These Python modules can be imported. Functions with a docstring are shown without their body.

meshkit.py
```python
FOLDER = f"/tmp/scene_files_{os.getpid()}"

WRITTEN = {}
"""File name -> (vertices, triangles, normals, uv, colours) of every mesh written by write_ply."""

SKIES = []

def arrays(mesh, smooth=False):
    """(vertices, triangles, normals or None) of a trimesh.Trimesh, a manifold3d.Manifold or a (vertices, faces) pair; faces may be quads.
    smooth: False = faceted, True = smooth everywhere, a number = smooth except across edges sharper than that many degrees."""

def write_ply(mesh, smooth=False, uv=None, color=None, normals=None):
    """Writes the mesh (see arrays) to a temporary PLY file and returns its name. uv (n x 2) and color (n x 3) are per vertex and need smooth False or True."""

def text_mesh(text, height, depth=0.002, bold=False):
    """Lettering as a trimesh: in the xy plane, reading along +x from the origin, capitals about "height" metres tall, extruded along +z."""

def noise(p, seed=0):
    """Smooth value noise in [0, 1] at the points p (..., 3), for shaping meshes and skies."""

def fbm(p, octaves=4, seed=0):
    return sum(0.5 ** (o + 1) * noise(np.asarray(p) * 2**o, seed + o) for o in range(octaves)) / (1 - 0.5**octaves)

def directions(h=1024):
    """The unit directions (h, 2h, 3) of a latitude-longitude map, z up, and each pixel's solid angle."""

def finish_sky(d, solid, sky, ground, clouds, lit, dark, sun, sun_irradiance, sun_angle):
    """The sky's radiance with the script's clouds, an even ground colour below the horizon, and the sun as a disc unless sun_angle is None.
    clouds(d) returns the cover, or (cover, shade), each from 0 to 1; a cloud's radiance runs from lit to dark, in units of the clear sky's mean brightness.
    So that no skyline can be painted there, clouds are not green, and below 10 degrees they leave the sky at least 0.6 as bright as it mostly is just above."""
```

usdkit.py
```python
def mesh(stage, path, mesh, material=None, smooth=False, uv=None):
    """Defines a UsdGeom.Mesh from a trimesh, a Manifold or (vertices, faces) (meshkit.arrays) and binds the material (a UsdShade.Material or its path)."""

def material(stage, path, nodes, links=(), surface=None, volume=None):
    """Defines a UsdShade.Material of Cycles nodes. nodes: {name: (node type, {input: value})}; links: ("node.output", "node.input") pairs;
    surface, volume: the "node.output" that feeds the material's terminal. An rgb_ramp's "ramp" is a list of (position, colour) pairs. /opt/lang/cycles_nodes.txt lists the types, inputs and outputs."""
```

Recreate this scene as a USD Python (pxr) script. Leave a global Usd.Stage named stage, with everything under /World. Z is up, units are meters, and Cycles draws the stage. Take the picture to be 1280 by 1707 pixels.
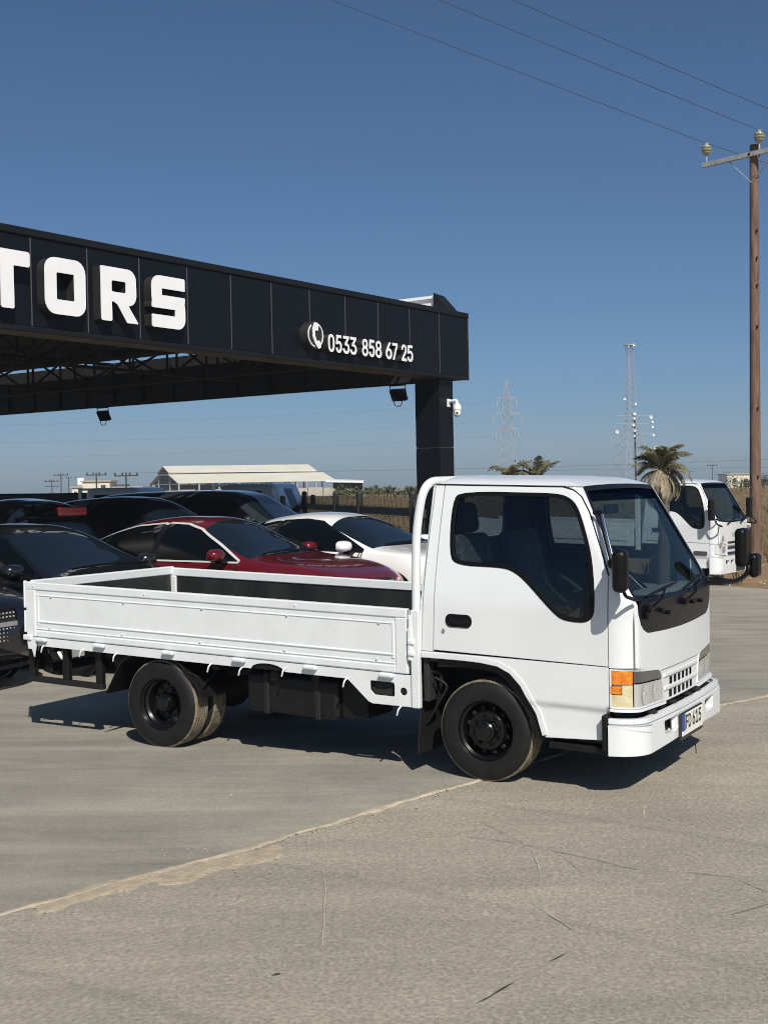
import math, random
import numpy as np, trimesh, usdkit, meshkit
from scipy.interpolate import PchipInterpolator
from scipy.sparse import coo_matrix
from scipy.sparse.csgraph import connected_components
from shapely.geometry import Polygon, LineString, Point, box as sbox
from shapely.ops import unary_union
from shapely import affinity, contains_xy, prepare
from pxr import Usd, UsdGeom, UsdLux, UsdShade, Gf, Sdf, Vt

stage = Usd.Stage.CreateInMemory()
UsdGeom.SetStageUpAxis(stage, UsdGeom.Tokens.z)
UsdGeom.SetStageMetersPerUnit(stage, 1.0)
UsdGeom.Xform.Define(stage, '/World')
UsdGeom.Scope.Define(stage, '/World/Looks')
rng = np.random.default_rng(7)

# ------------------------------------------------------------------ camera, sky, sun
CAM_H, PITCH, ROLL, FPX = 1.776, 0.0194, 0.0198, 2111.3
cam = UsdGeom.Camera.Define(stage, '/World/camera')
cam.CreateHorizontalApertureAttr(36.0)
cam.CreateVerticalApertureAttr(36.0 * 1707 / 1280)
cam.CreateFocalLengthAttr(36.0 * FPX / 1280)
cam.CreateClippingRangeAttr(Gf.Vec2f(0.1, 20000))
cam.CreateExposureAttr(0.15)
_cp, _sp, _c, _s = math.cos(PITCH), math.sin(PITCH), math.cos(ROLL), math.sin(ROLL)
_F = np.array([0, _cp, -_sp]); _U0 = np.array([0, _sp, _cp]); _R0 = np.array([1.0, 0, 0])
_R = _c * _R0 - _s * _U0; _U = _s * _R0 + _c * _U0
UsdGeom.Xformable(cam).AddTransformOp().Set(Gf.Matrix4d(*_R, 0, *_U, 0, *(-_F), 0, 0, 0, CAM_H, 1))

SUN_EL, SUN_AZ = math.radians(42), math.radians(-75)      # azimuth counter-clockwise from +x
sun_dir = np.array([math.cos(SUN_EL) * math.cos(SUN_AZ), math.cos(SUN_EL) * math.sin(SUN_AZ), math.sin(SUN_EL)])
sky = UsdLux.DomeLight.Define(stage, '/World/sky')
sky_mat = usdkit.material(stage, '/World/Looks/sky', {
    's': ('sky_texture', {'sky_type': 'single_scattering', 'sun_disc': False, 'sun_elevation': SUN_EL,
                          'sun_rotation': math.atan2(sun_dir[0], sun_dir[1]), 'altitude': 50.0, 'air_density': 0.72, 'aerosol_density': 1.0, 'ozone_density': 6.0}),
    't': ('mix_color', {'blend_type': 'multiply', 'fac': 1.0, 'b': (.86, 1.05, 1.13), 'use_clamp': False}), 'b': ('background_shader', {'strength': 0.056})}, [('s.color', 't.a'), ('t.result', 'b.color')], surface='b.background')
UsdShade.MaterialBindingAPI.Apply(sky.GetPrim()).Bind(sky_mat)
sky.GetPrim().SetCustomDataByKey('kind', 'structure')
sun = UsdLux.DistantLight.Define(stage, '/World/sun')
sun.CreateIntensityAttr(1.2); sun.CreateAngleAttr(0.53); sun.CreateNormalizeAttr(True); sun.CreateColorAttr(Gf.Vec3f(1.0, 0.93, 0.83))
_z = sun_dir; _x = np.cross([0, 0, 1], _z); _x /= np.linalg.norm(_x); _y = np.cross(_z, _x)
UsdGeom.Xformable(sun).AddTransformOp().Set(Gf.Matrix4d(*_x, 0, *_y, 0, *_z, 0, 0, 0, 30, 1))

# ------------------------------------------------------------------ scene-tree helpers
_used = {}
def numbered(name, parent):
    k = (parent, name); n = _used.get(k, 0); _used[k] = n + 1
    return name if n == 0 else f'{name}_{n:03d}'
def pathof(p): return '/World' if p is None else str((p.GetPrim() if hasattr(p, 'GetPrim') else p).GetPath())
def setdata(prim, **kw):
    for k, v in kw.items():
        if v: prim.SetCustomDataByKey(k, v)
def thing(name, label, cat, loc=(0, 0, 0), rot=0.0, group=None):
    x = UsdGeom.Xform.Define(stage, '/World/' + numbered(name, '/World'))
    x.AddTranslateOp().Set(Gf.Vec3d(*map(float, loc))); x.AddRotateZOp().Set(float(rot))
    setdata(x.GetPrim(), label=label, category=cat, group=group)
    return x.GetPrim()
def join(m):
    if isinstance(m, (list, tuple)) and len(m) and isinstance(m[0], (trimesh.Trimesh, list, tuple)):
        return trimesh.util.concatenate([join(x) for x in m])
    return m
def split_sharp(m, deg):
    """merge coincident vertices, then part them again along edges sharper than deg"""
    m = m if isinstance(m, trimesh.Trimesh) else trimesh.Trimesh(*meshkit.arrays(m)[:2], process=False)
    v, f = np.asarray(m.vertices, float), np.asarray(m.faces)
    _, i0, inv = np.unique(np.round(v, 6), axis=0, return_index=True, return_inverse=True); v = v[i0]; f = inv.ravel()[f]
    e1, e2 = v[f[:, 1]] - v[f[:, 0]], v[f[:, 2]] - v[f[:, 0]]; n = np.cross(e1, e2); L = np.linalg.norm(n, axis=1); ok = L > 1e-14; f, n, L = f[ok], n[ok], L[ok]; n = n / L[:, None]
    if deg is False or deg is None: return v, f
    if deg is True: return v, f
    k = len(f); E = np.sort(np.vstack([f[:, [0, 1]], f[:, [1, 2]], f[:, [2, 0]]]), 1); F = np.tile(np.arange(k), 3); key = E[:, 0].astype(np.int64) * (len(v) + 1) + E[:, 1]; o = np.argsort(key, kind='stable'); key, F = key[o], F[o]
    same = np.nonzero(key[1:] == key[:-1])[0]; a_, b_ = F[same], F[same + 1]; keep = (n[a_] * n[b_]).sum(1) > math.cos(math.radians(deg)); a_, b_ = a_[keep], b_[keep]
    _, lab = connected_components(coo_matrix((np.ones(len(a_)), (a_, b_)), shape=(k, k)), directed=False)
    ck = f.astype(np.int64) * (lab.max() + 1 if k else 1) + lab[:, None]; u, idx = np.unique(ck, return_inverse=True); return v[u // (lab.max() + 1 if k else 1)], idx.reshape(f.shape)
def part(name, mesh, mat, parent=None, smooth=32, **data):
    pp = pathof(parent); path = pp + '/' + numbered(name, pp)
    v, f = split_sharp(join(mesh), smooth)
    p = usdkit.mesh(stage, path, (v, f), MAT[mat] if isinstance(mat, str) else mat, smooth=bool(smooth))
    setdata(p.GetPrim(), **data)
    return p.GetPrim()
def copy_of(src, name, loc, rot, label, cat, group=None):
    x = UsdGeom.Xform.Define(stage, '/World/' + numbered(name, '/World'))
    x.AddTranslateOp().Set(Gf.Vec3d(*map(float, loc))); x.AddRotateZOp().Set(float(rot))
    x.GetPrim().GetReferences().AddInternalReference(src.GetPath()); x.GetPrim().SetInstanceable(True)
    setdata(x.GetPrim(), label=label, category=cat, group=group)
    return x.GetPrim()

# ------------------------------------------------------------------ shapes
def bx(x0, x1, y0, y1, z0, z1, b=0.0):
    if b <= 0:
        m = trimesh.creation.box([x1 - x0, y1 - y0, z1 - z0]); m.apply_translation([(x0 + x1) / 2, (y0 + y1) / 2, (z0 + z1) / 2]); return m
    b = min(b, (x1 - x0) * .45, (y1 - y0) * .45, (z1 - z0) * .45); P = []
    for X, sx in ((x0, 1), (x1, -1)):
        for Y, sy in ((y0, 1), (y1, -1)):
            for Z, sz in ((z0, 1), (z1, -1)):
                P += [(X, Y + sy * b, Z + sz * b), (X + sx * b, Y, Z + sz * b), (X + sx * b, Y + sy * b, Z)]
    return trimesh.convex.convex_hull(np.array(P))
def rbox(x0, x1, y0, y1, z0, z1, r, sub=2):
    s = trimesh.creation.icosphere(sub, r).vertices; P = []
    for X in (x0 + r, x1 - r):
        for Y in (y0 + r, y1 - r):
            for Z in (z0 + r, z1 - r): P.append(s + [X, Y, Z])
    return trimesh.convex.convex_hull(np.vstack(P))
def hull(pts): return trimesh.convex.convex_hull(np.asarray(pts, float))
def tube(pts, r, n=8):
    P = np.asarray(pts, float); k = len(P); r = np.broadcast_to(np.asarray(r, float), (k,))
    T = np.gradient(P, axis=0); T /= np.maximum(np.linalg.norm(T, axis=1, keepdims=True), 1e-9)
    a = np.array([0, 0, 1.0]) if abs(T[0][2]) < .9 else np.array([1.0, 0, 0])
    N = np.cross(T[0], a); N /= np.linalg.norm(N); V = []
    ang = np.linspace(0, 2 * np.pi, n, endpoint=False)
    for i in range(k):
        N = N - T[i] * (N @ T[i]); N /= np.linalg.norm(N); B = np.cross(T[i], N)
        V.append(P[i] + r[i] * (np.cos(ang)[:, None] * N + np.sin(ang)[:, None] * B))
    V = np.vstack(V + [P[:1], P[-1:]]); F = []
    for i in range(k - 1):
        for j in range(n):
            a0, a1, b0, b1 = i * n + j, i * n + (j + 1) % n, (i + 1) * n + j, (i + 1) * n + (j + 1) % n
            F += [(a0, a1, b1), (a0, b1, b0)]
    for j in range(n):
        F += [(k * n, (j + 1) % n, j), (k * n + 1, (k - 1) * n + j, (k - 1) * n + (j + 1) % n)]
    return trimesh.Trimesh(V, F, process=False)
def bend(pts, r=.05, n=6):
    P = [np.asarray(p, float) for p in pts]; out = [P[0]]
    for i in range(1, len(P) - 1):
        a, b, c = P[i - 1], P[i], P[i + 1]
        d1, d2 = np.linalg.norm(a - b), np.linalg.norm(c - b); q = min(r, d1 * .45, d2 * .45)
        p0, p2 = b + (a - b) / d1 * q, b + (c - b) / d2 * q
        for t in np.linspace(0, 1, n): out.append((1 - t) ** 2 * p0 + 2 * t * (1 - t) * b + t * t * p2)
    out.append(P[-1]); return np.array(out)
def lathe(prof, n=48, axis='y', loc=(0, 0, 0), closed=False):
    prof = np.asarray(prof, float); k = len(prof); ang = np.linspace(0, 2 * np.pi, n, endpoint=False); V = []
    for r, h in prof: V.append(np.stack([r * np.cos(ang), np.full(n, h), r * np.sin(ang)], 1))
    V = np.vstack(V)
    if axis == 'z': V = V[:, [0, 2, 1]] * [1, -1, 1]
    if axis == 'x': V = V[:, [1, 0, 2]] * [1, -1, 1]
    F = []
    for i in range(k if closed else k - 1):
        i2 = (i + 1) % k
        for j in range(n):
            a0, a1, b0, b1 = i * n + j, i * n + (j + 1) % n, i2 * n + j, i2 * n + (j + 1) % n
            F += [(a0, b1, a1), (a0, b0, b1)]
    m = trimesh.Trimesh(V + np.asarray(loc), F, process=False); m.merge_vertices(); m.update_faces(m.nondegenerate_faces())
    return m
def grid(P):
    P = np.asarray(P, float); a, b = P.shape[:2]; F = []
    for i in range(a - 1):
        for j in range(b - 1):
            q = i * b + j; F += [(q, q + 1, q + b + 1), (q, q + b + 1, q + b)]
    return trimesh.Trimesh(P.reshape(-1, 3), F, process=False)
def extr(poly, t):
    ps = getattr(poly, 'geoms', [poly])
    return trimesh.util.concatenate([trimesh.creation.extrude_polygon(p, t, engine='earcut') for p in ps if p.area > 1e-7])
def plate(poly, fn, t=.006, edge=.06):
    """A thin solid from a polygon in a flat (a, b) chart, bent by fn(a, b, depth) into place."""
    m = extr(poly, t)
    if edge:
        v, f = trimesh.remesh.subdivide_to_size(m.vertices, m.faces, edge, max_iter=12); m = trimesh.Trimesh(v, f, process=False); m.merge_vertices()
    m.vertices = np.stack(fn(m.vertices[:, 0], m.vertices[:, 1], m.vertices[:, 2] - t), 1)
    return m
def rpoly(pts, r=.02, q=4): return Polygon(pts).buffer(-r).buffer(r, quad_segs=q) if r > 0 else Polygon(pts)
def upright(poly, t, o, ux, n):
    """extrude polygon (a, z) along n; a runs along ux from o."""
    m = extr(poly, t); v = m.vertices; o, ux, n = (np.asarray(q, float) for q in (o, ux, n))
    V = o + v[:, :1] * ux + v[:, 1:2] * [0, 0, 1] + v[:, 2:3] * n
    m = trimesh.Trimesh(V, m.faces, process=False)
    if np.dot(np.cross(ux, [0, 0, 1]), n) < 0: m.invert()
    return m
def strut(a, b, w, h=None):
    a, b = np.asarray(a, float), np.asarray(b, float); d = b - a; L = np.linalg.norm(d); d /= L; h = h or w
    up = np.array([0, 0, 1.0]) if abs(d[2]) < .95 else np.array([1.0, 0, 0])
    s = np.cross(d, up); s /= np.linalg.norm(s); u = np.cross(s, d)
    m = trimesh.creation.box([1, 1, 1]); v = m.vertices
    m.vertices = (a + b) / 2 + v[:, :1] * d * L + v[:, 1:2] * s * w + v[:, 2:3] * u * h
    return m

# ------------------------------------------------------------------ materials
MAT = {}
def M(name, col, rough=.5, metal=0.0, var=0.0, vscale=6.0, bump=0.0, bscale=60.0, coat=0.0, bevel=0.0, col2=None, detail=4.0, stretch=None, spec=.5, **kw):
    nodes = {'p': ('principled_bsdf', {'base_color': col, 'roughness': rough, 'metallic': metal, 'coat_weight': coat, 'specular_ior_level': spec, **kw})}; L = []
    if var or bump or col2:
        nodes['tc'] = ('texture_coordinate', {})
        src = 'tc.object'
        if stretch: nodes['mp'] = ('mapping', {'scale': stretch}); L.append(('tc.object', 'mp.vector')); src = 'mp.vector'
    if var or col2:
        nodes['n'] = ('noise_texture', {'scale': vscale, 'detail': detail, 'roughness': .6}); L.append((src, 'n.vector'))
        c2 = col2 or [c * (1 - var) for c in col]; c1 = col if col2 else [min(1, c * (1 + var * .5)) for c in col]
        nodes['r'] = ('rgb_ramp', {'ramp': [(.3, c2), (.62, c1)]}); L += [('n.fac', 'r.fac'), ('r.color', 'p.base_color')]
    nrm = None
    if bevel: nodes['bv'] = ('bevel', {'radius': bevel, 'samples': 4}); nrm = 'bv.bevel'
    if bump:
        nodes['bn'] = ('noise_texture', {'scale': bscale, 'detail': 4.0}); nodes['b'] = ('bump', {'strength': bump, 'distance': .02})
        L += [(src, 'bn.vector'), ('bn.fac', 'b.height')]
        if nrm: L.append((nrm, 'b.normal'))
        nrm = 'b.normal'
    if nrm: L.append((nrm, 'p.normal'))
    MAT[name] = usdkit.material(stage, '/World/Looks/' + name, nodes, L, surface='p.BSDF')
def G(name, tint, ior=1.5, rough=0.0, gl=1.0):
    MAT[name] = usdkit.material(stage, '/World/Looks/' + name, {
        't': ('transparent_bsdf', {'color': tint}), 'g': ('glossy_bsdf', {'color': (gl, gl, gl), 'roughness': rough}),
        'f': ('fresnel', {'IOR': ior}), 'ge': ('geometry', {}), 'k': ('math', {'math_type': 'subtract', 'value1': 1.0}), 'q': ('math', {'math_type': 'multiply'}), 'm': ('mix_closure', {})},
        [('ge.backfacing', 'k.value2'), ('f.fac', 'q.value1'), ('k.value', 'q.value2'), ('q.value', 'm.fac'), ('t.BSDF', 'm.closure1'), ('g.BSDF', 'm.closure2')], surface='m.closure')

M('white_paint', (.67, .70, .715), .28, var=.05, vscale=1.7, coat=.35, bevel=.006)
M('white_paint_flat', (.66, .69, .70), .40, var=.05, vscale=5, bump=.04, bscale=30, bevel=.004)
M('black_satin', (.005, .006, .009), .32, spec=.22, bevel=.006)
M('black_plastic', (.004, .004, .0045), .40, spec=.22, var=.3, vscale=12, bevel=.005)
M('chassis_black', (.006, .006, .0065), .55, spec=.3, var=.4, vscale=8, bump=.15, bscale=30, bevel=.004)
M('chassis_grimy', (.012, .0115, .011), .6, spec=.3, col2=(.012, .012, .012), vscale=7, bump=.2, bscale=25, bevel=.004)
M('seam_dark', (.012, .012, .013), .8)
M('rubber', (.0085, .0085, .0085), .6, spec=.3, var=.35, vscale=9, bump=.08, bscale=90)
M('tread_dusty', (.20, .165, .115), .85, col2=(.07, .06, .045), vscale=26, bump=.4, bscale=70)
M('rim_black', (.004, .004, .0045), .26, spec=.4, bevel=.003)
M('chrome', (.75, .75, .75), .12, metal=1.0)
M('silver_reflector', (.82, .83, .83), .25, metal=.85, bump=.25, bscale=24)
M('lens_amber', (.75, .24, .012), .12, col2=(.52, .13, .008), vscale=30, bump=.25, bscale=55, coat=.8)
M('lens_cream', (.62, .56, .36), .15, col2=(.52, .45, .25), vscale=14, bump=.25, bscale=55, coat=.8)
M('lens_smoke', (.07, .07, .075), .2, coat=.6)
M('liner_black', (.022, .025, .023), .4, col2=(.008, .009, .009), vscale=5, bump=.15, bscale=18, stretch=(1, 1, .35))
M('seat_fabric', (.24, .24, .235), .9, col2=(.06, .062, .065), vscale=38, bump=.3, bscale=80)
M('interior_grey', (.13, .135, .14), .7, var=.2)
M('interior_dark', (.03, .032, .036), .7, var=.2)
M('dash_grey', (.16, .17, .17), .6, var=.15)
M('plate_white', (.74, .74, .68), .4); M('plate_blue', (.02, .06, .28), .4); M('plate_black', (.02, .02, .02), .5)
M('canopy_panel', (.0045, .006, .0095), .42, spec=.22, var=.12, vscale=.7, bevel=.004)
M('canopy_trim', (.008, .0085, .010), .5, spec=.25, var=.2, vscale=3)
M('canopy_joint', (.075, .075, .075), .7)
M('canopy_soffit', (.075, .062, .048), .75, var=.4, vscale=1.5)
M('canopy_steel', (.012, .012, .012), .6, var=.3, vscale=4)
M('roof_white', (.75, .76, .76), .5, var=.1, vscale=1)
M('letter_face', (.80, .81, .82), .35, var=.03, vscale=4)
M('letter_return', (.022, .022, .022), .5, var=.2)
M('cam_white', (.75, .75, .73), .35)
M('pole_wood', (.105, .058, .040), .85, col2=(.20, .135, .10), vscale=13, bump=.6, bscale=26, stretch=(1, 1, .12))
M('galv', (.42, .43, .42), .5, metal=.4, var=.2, vscale=8)
M('insulator', (.30, .30, .21), .2, coat=.6)
M('wire', (.05, .055, .065), .6)
M('steel_far', (.34, .34, .33), .7, var=.2, vscale=1)
M('dish_white', (.62, .62, .61), .5)
M('wall_dark', (.045, .052, .062), .6, var=.2, vscale=.8)
M('fence_black', (.018, .017, .016), .6)
M('barn_roof', (.62, .60, .50), .6, var=.08, vscale=.2)
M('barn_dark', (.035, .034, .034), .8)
M('barn_wall', (.40, .36, .30), .8, var=.1, vscale=.4)
M('house_wall', (.66, .60, .47), .8, var=.08, vscale=.5)
M('house_window', (.04, .045, .05), .3)
M('bush', (.055, .075, .03), .8, col2=(.09, .085, .04), vscale=2)
M('palm_green', (.115, .12, .06), .6, col2=(.20, .18, .11), vscale=6)
M('palm_dry', (.33, .29, .215), .85, col2=(.17, .135, .08), vscale=9)
M('palm_trunk', (.10, .08, .06), .9, var=.4, vscale=10, bump=.5, bscale=20)
M('grass_dry', (.23, .175, .10), .9, col2=(.15, .12, .065), vscale=.6)
M('stone', (.36, .31, .235), .85, var=.25, vscale=20)
M('sand', (.40, .335, .24), .95, col2=(.29, .25, .19), vscale=16, bump=.5, bscale=60)
M('joint_cement', (.46, .40, .31), .9, col2=(.30, .255, .19), vscale=7, bump=.5, bscale=50)
M('red_lens', (.45, .01, .015), .15, coat=.8)
for nm, c in dict(red=(.135, .005, .008), white=(.80, .80, .79), black=(.006, .006, .008), charcoal=(.011, .013, .018), navy=(.012, .018, .035), slate=(.028, .036, .044), pale_blue=(.62, .68, .71)).items():
    M('paint_' + nm, c, .22, metal=.0 if nm in ('white', 'black') else .25, coat=1.0, coat_roughness=.03)
M('trim_silver', (.50, .50, .49), .3)
M('car_window', (.002, .0025, .003), .02, spec=.38)
M('car_windshield', (.006, .011, .016), .03, spec=.7)
G('glass_side', (.56, .60, .62), 1.55)
G('glass_wind', (.80, .86, .85), 1.85)
G('glass_band', (.20, .29, .42), 1.5)
G('lens_clear', (.86, .87, .84), 1.45, .03)
M('lens_fluted', (.70, .71, .68), .08, bump=.12, bscale=26, coat=1.0, alpha=.50, stretch=(6, 6, .5))

def ground_material(name, base, dark, fine, streak, crack=.0, marks=.0, streak_rot=0.0):
    N = {'g': ('geometry', {}), 'mp': ('mapping', {'scale': (.35, 2.2, 1), 'rotation': (0, 0, streak_rot)}),
         'n1': ('noise_texture', {'scale': .55, 'detail': 5.0, 'roughness': .62}), 'n2': ('noise_texture', {'scale': 1.3, 'detail': 6.0, 'roughness': .68, 'distortion': .6}),
         'n3': ('noise_texture', {'scale': 55.0, 'detail': 4.0, 'roughness': .75}), 'n4': ('noise_texture', {'scale': 210.0, 'detail': 2.0}),
         'r1': ('rgb_ramp', {'ramp': [(.32, dark), (.66, base)]}), 'r2': ('map_range', {'from_min': .35, 'from_max': .68, 'to_min': 1 - streak, 'to_max': 1.0 + streak * .35}),
         'r3': ('map_range', {'from_min': .28, 'from_max': .72, 'to_min': 1 - fine, 'to_max': 1 + fine}),
         'm1': ('mix_color', {'blend_type': 'multiply', 'fac': 1.0, 'use_clamp': False}), 'm2': ('mix_color', {'blend_type': 'multiply', 'fac': 1.0, 'use_clamp': False}),
         'v': ('voronoi_texture', {'feature': 'distance_to_edge', 'scale': .42}), 'vw': ('noise_texture', {'scale': 1.1, 'detail': 5.0}), 'va': ('vector_math', {'math_type': 'multiply_add', 'vector2': (.9, .9, 0)}),
         'rc': ('map_range', {'from_min': 0.0, 'from_max': .006, 'to_min': 1 - crack, 'to_max': 1.0, 'clamp': True}),
         'm3': ('mix_color', {'blend_type': 'multiply', 'fac': 1.0, 'use_clamp': False}),
         'gn': ('voronoi_texture', {'scale': 48.0, 'randomness': 1.0}), 'gr': ('map_range', {'from_min': .0, 'from_max': 1.0, 'to_min': 1 - fine * .55, 'to_max': 1 + fine * .45}), 'm5': ('mix_color', {'blend_type': 'multiply', 'fac': 1.0, 'use_clamp': False}),
         'sv': ('voronoi_texture', {'scale': .75, 'randomness': 1.0}), 'sn': ('noise_texture', {'scale': 5.0, 'detail': 5.0}), 'sa': ('math', {'math_type': 'multiply_add', 'value2': .16}), 'sr': ('map_range', {'from_min': .085, 'from_max': .14, 'to_min': 1 - marks, 'to_max': 1.0, 'clamp': True}), 'm4': ('mix_color', {'blend_type': 'multiply', 'fac': 1.0, 'use_clamp': False}),
         'ww': ('wave_texture', {'wave_type': 'rings', 'rings_direction': 'z', 'scale': .21, 'distortion': 1.6, 'detail': 3.0, 'detail_scale': .35}), 'wm': ('mapping', {'location': (6.0, 3.0, 0)}), 'wr': ('map_range', {'from_min': .0, 'from_max': .012, 'to_min': 1 - marks * .45, 'to_max': 1.0, 'clamp': True}), 'm6': ('mix_color', {'blend_type': 'multiply', 'fac': 1.0, 'use_clamp': False}),
         'ad': ('math', {'math_type': 'add'}), 'b': ('bump', {'strength': .8, 'distance': .008}), 'p': ('principled_bsdf', {'roughness': .9, 'specular_ior_level': .25})}
    L = [('g.position', 'n1.vector'), ('g.position', 'mp.vector'), ('mp.vector', 'n2.vector'), ('g.position', 'n3.vector'), ('g.position', 'n4.vector'), ('n1.fac', 'r1.fac'), ('n2.fac', 'r2.value'), ('n3.fac', 'r3.value'),
         ('r1.color', 'm1.a'), ('r2.result', 'm1.b'), ('m1.result', 'm2.a'), ('r3.result', 'm2.b'),
         ('g.position', 'vw.vector'), ('vw.color', 'va.vector1'), ('g.position', 'va.vector3'), ('va.vector', 'v.vector'), ('v.distance', 'rc.value'), ('m2.result', 'm3.a'), ('rc.result', 'm3.b'),
         ('g.position', 'gn.vector'), ('gn.color', 'gb.color') if False else ('gn.distance', 'gr.value'), ('m3.result', 'm5.a'), ('gr.result', 'm5.b'), ('g.position', 'sv.vector'), ('g.position', 'sn.vector'), ('sn.fac', 'sa.value1'), ('sv.distance', 'sa.value3'), ('sa.value', 'sr.value'), ('m5.result', 'm4.a'), ('sr.result', 'm4.b'),
         ('g.position', 'wm.vector'), ('wm.vector', 'ww.vector'), ('ww.fac', 'wr.value'), ('m4.result', 'm6.a'), ('wr.result', 'm6.b'), ('m6.result', 'p.base_color'), ('n3.fac', 'ad.value1'), ('n4.fac', 'ad.value2'), ('ad.value', 'b.height'), ('b.normal', 'p.normal')]
    MAT[name] = usdkit.material(stage, '/World/Looks/' + name, N, L, surface='p.BSDF')
ground_material('road_concrete', (.415, .382, .308), (.33, .304, .246), .37, .16, .05, marks=.22)
ground_material('yard_concrete', (.395, .368, .302), (.265, .258, .228), .16, .24, .0, streak_rot=.25, marks=.15)
ground_material('soil', (.34, .225, .125), (.22, .15, .085), .35, .2)
ground_material('field', (.25, .185, .10), (.15, .12, .06), .4, .3)

# ------------------------------------------------------------------ ground
def flat(poly, z, name, mat, edge=None, **d):
    v, f = trimesh.creation.triangulate_polygon(poly, engine='earcut')
    return part(name, (np.column_stack([v, np.full(len(v), z)]), f[:, ::1]), mat, None, False, kind='structure')
S_FAR = 3500.0
part('field', grid([[(-S_FAR, -300, -.06), (S_FAR, -300, -.06)], [(-S_FAR, S_FAR, -.06), (S_FAR, S_FAR, -.06)]]), 'field', kind='structure')
EDGE = np.array([(-14, -6.5), (-6, .6), (-2.6, 4.25), (-1.65, 5.31), (-1.14, 5.83), (-.66, 6.27), (-.29, 6.69), (.10, 7.12), (.47, 7.5), (1.5, 8.75), (2.59, 9.93), (3.13, 10.38), (5.2, 12.2), (9.2, 15.4)])
def wiggle(P, amp, step, seed):
    s = np.r_[0, np.cumsum(np.linalg.norm(np.diff(P, axis=0), axis=1))]; t = np.arange(0, s[-1], step)
    Q = np.stack([np.interp(t, s, P[:, 0]), np.interp(t, s, P[:, 1])], 1)
    q = np.column_stack([t * 3.1, t * 0 + seed, t * 0]); w = (meshkit.fbm(q, 5, seed) - .5) * 2 * amp
    T = np.gradient(Q, axis=0); T /= np.linalg.norm(T, axis=1, keepdims=True)
    return Q + np.stack([-T[:, 1], T[:, 0]], 1) * w[:, None]
edge_line = wiggle(EDGE, .022, .03, 3)
DIRT = np.array([(9.2, 15.4), (6.18, 20.45), (5.75, 21.18), (4.2, 23.6), (.9, 19.2), (.47, 20.6), (-1.0, 26.8), (-3.3, 36.6), (-4.5, 41.5)])
yard = Polygon(list(edge_line) + [tuple(p) for p in DIRT] + [(-60, 41.5), (-60, -6.5)]).buffer(0)
dirt_e = wiggle(DIRT[:4], .12, .15, 9)
prepare(yard)
road = Polygon([(-60, -60), (60, -60), (60, 8.5), (18, 10.4), (11.5, 13.2), (9.2, 15.4)] + [tuple(p) for p in edge_line[::-1]] + [(-60, -6.5)]).buffer(0)
def slab(name, poly, z0, z1, mat):
    m = extr(poly, z1 - z0); m.apply_translation([0, 0, z0])
    return part(name, m, mat, None, False, kind='structure')
slab('road', road.buffer(.002), -.05, 0.0, 'road_concrete')
slab('concrete_yard', yard, -.05, 0.006, 'yard_concrete')
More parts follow.
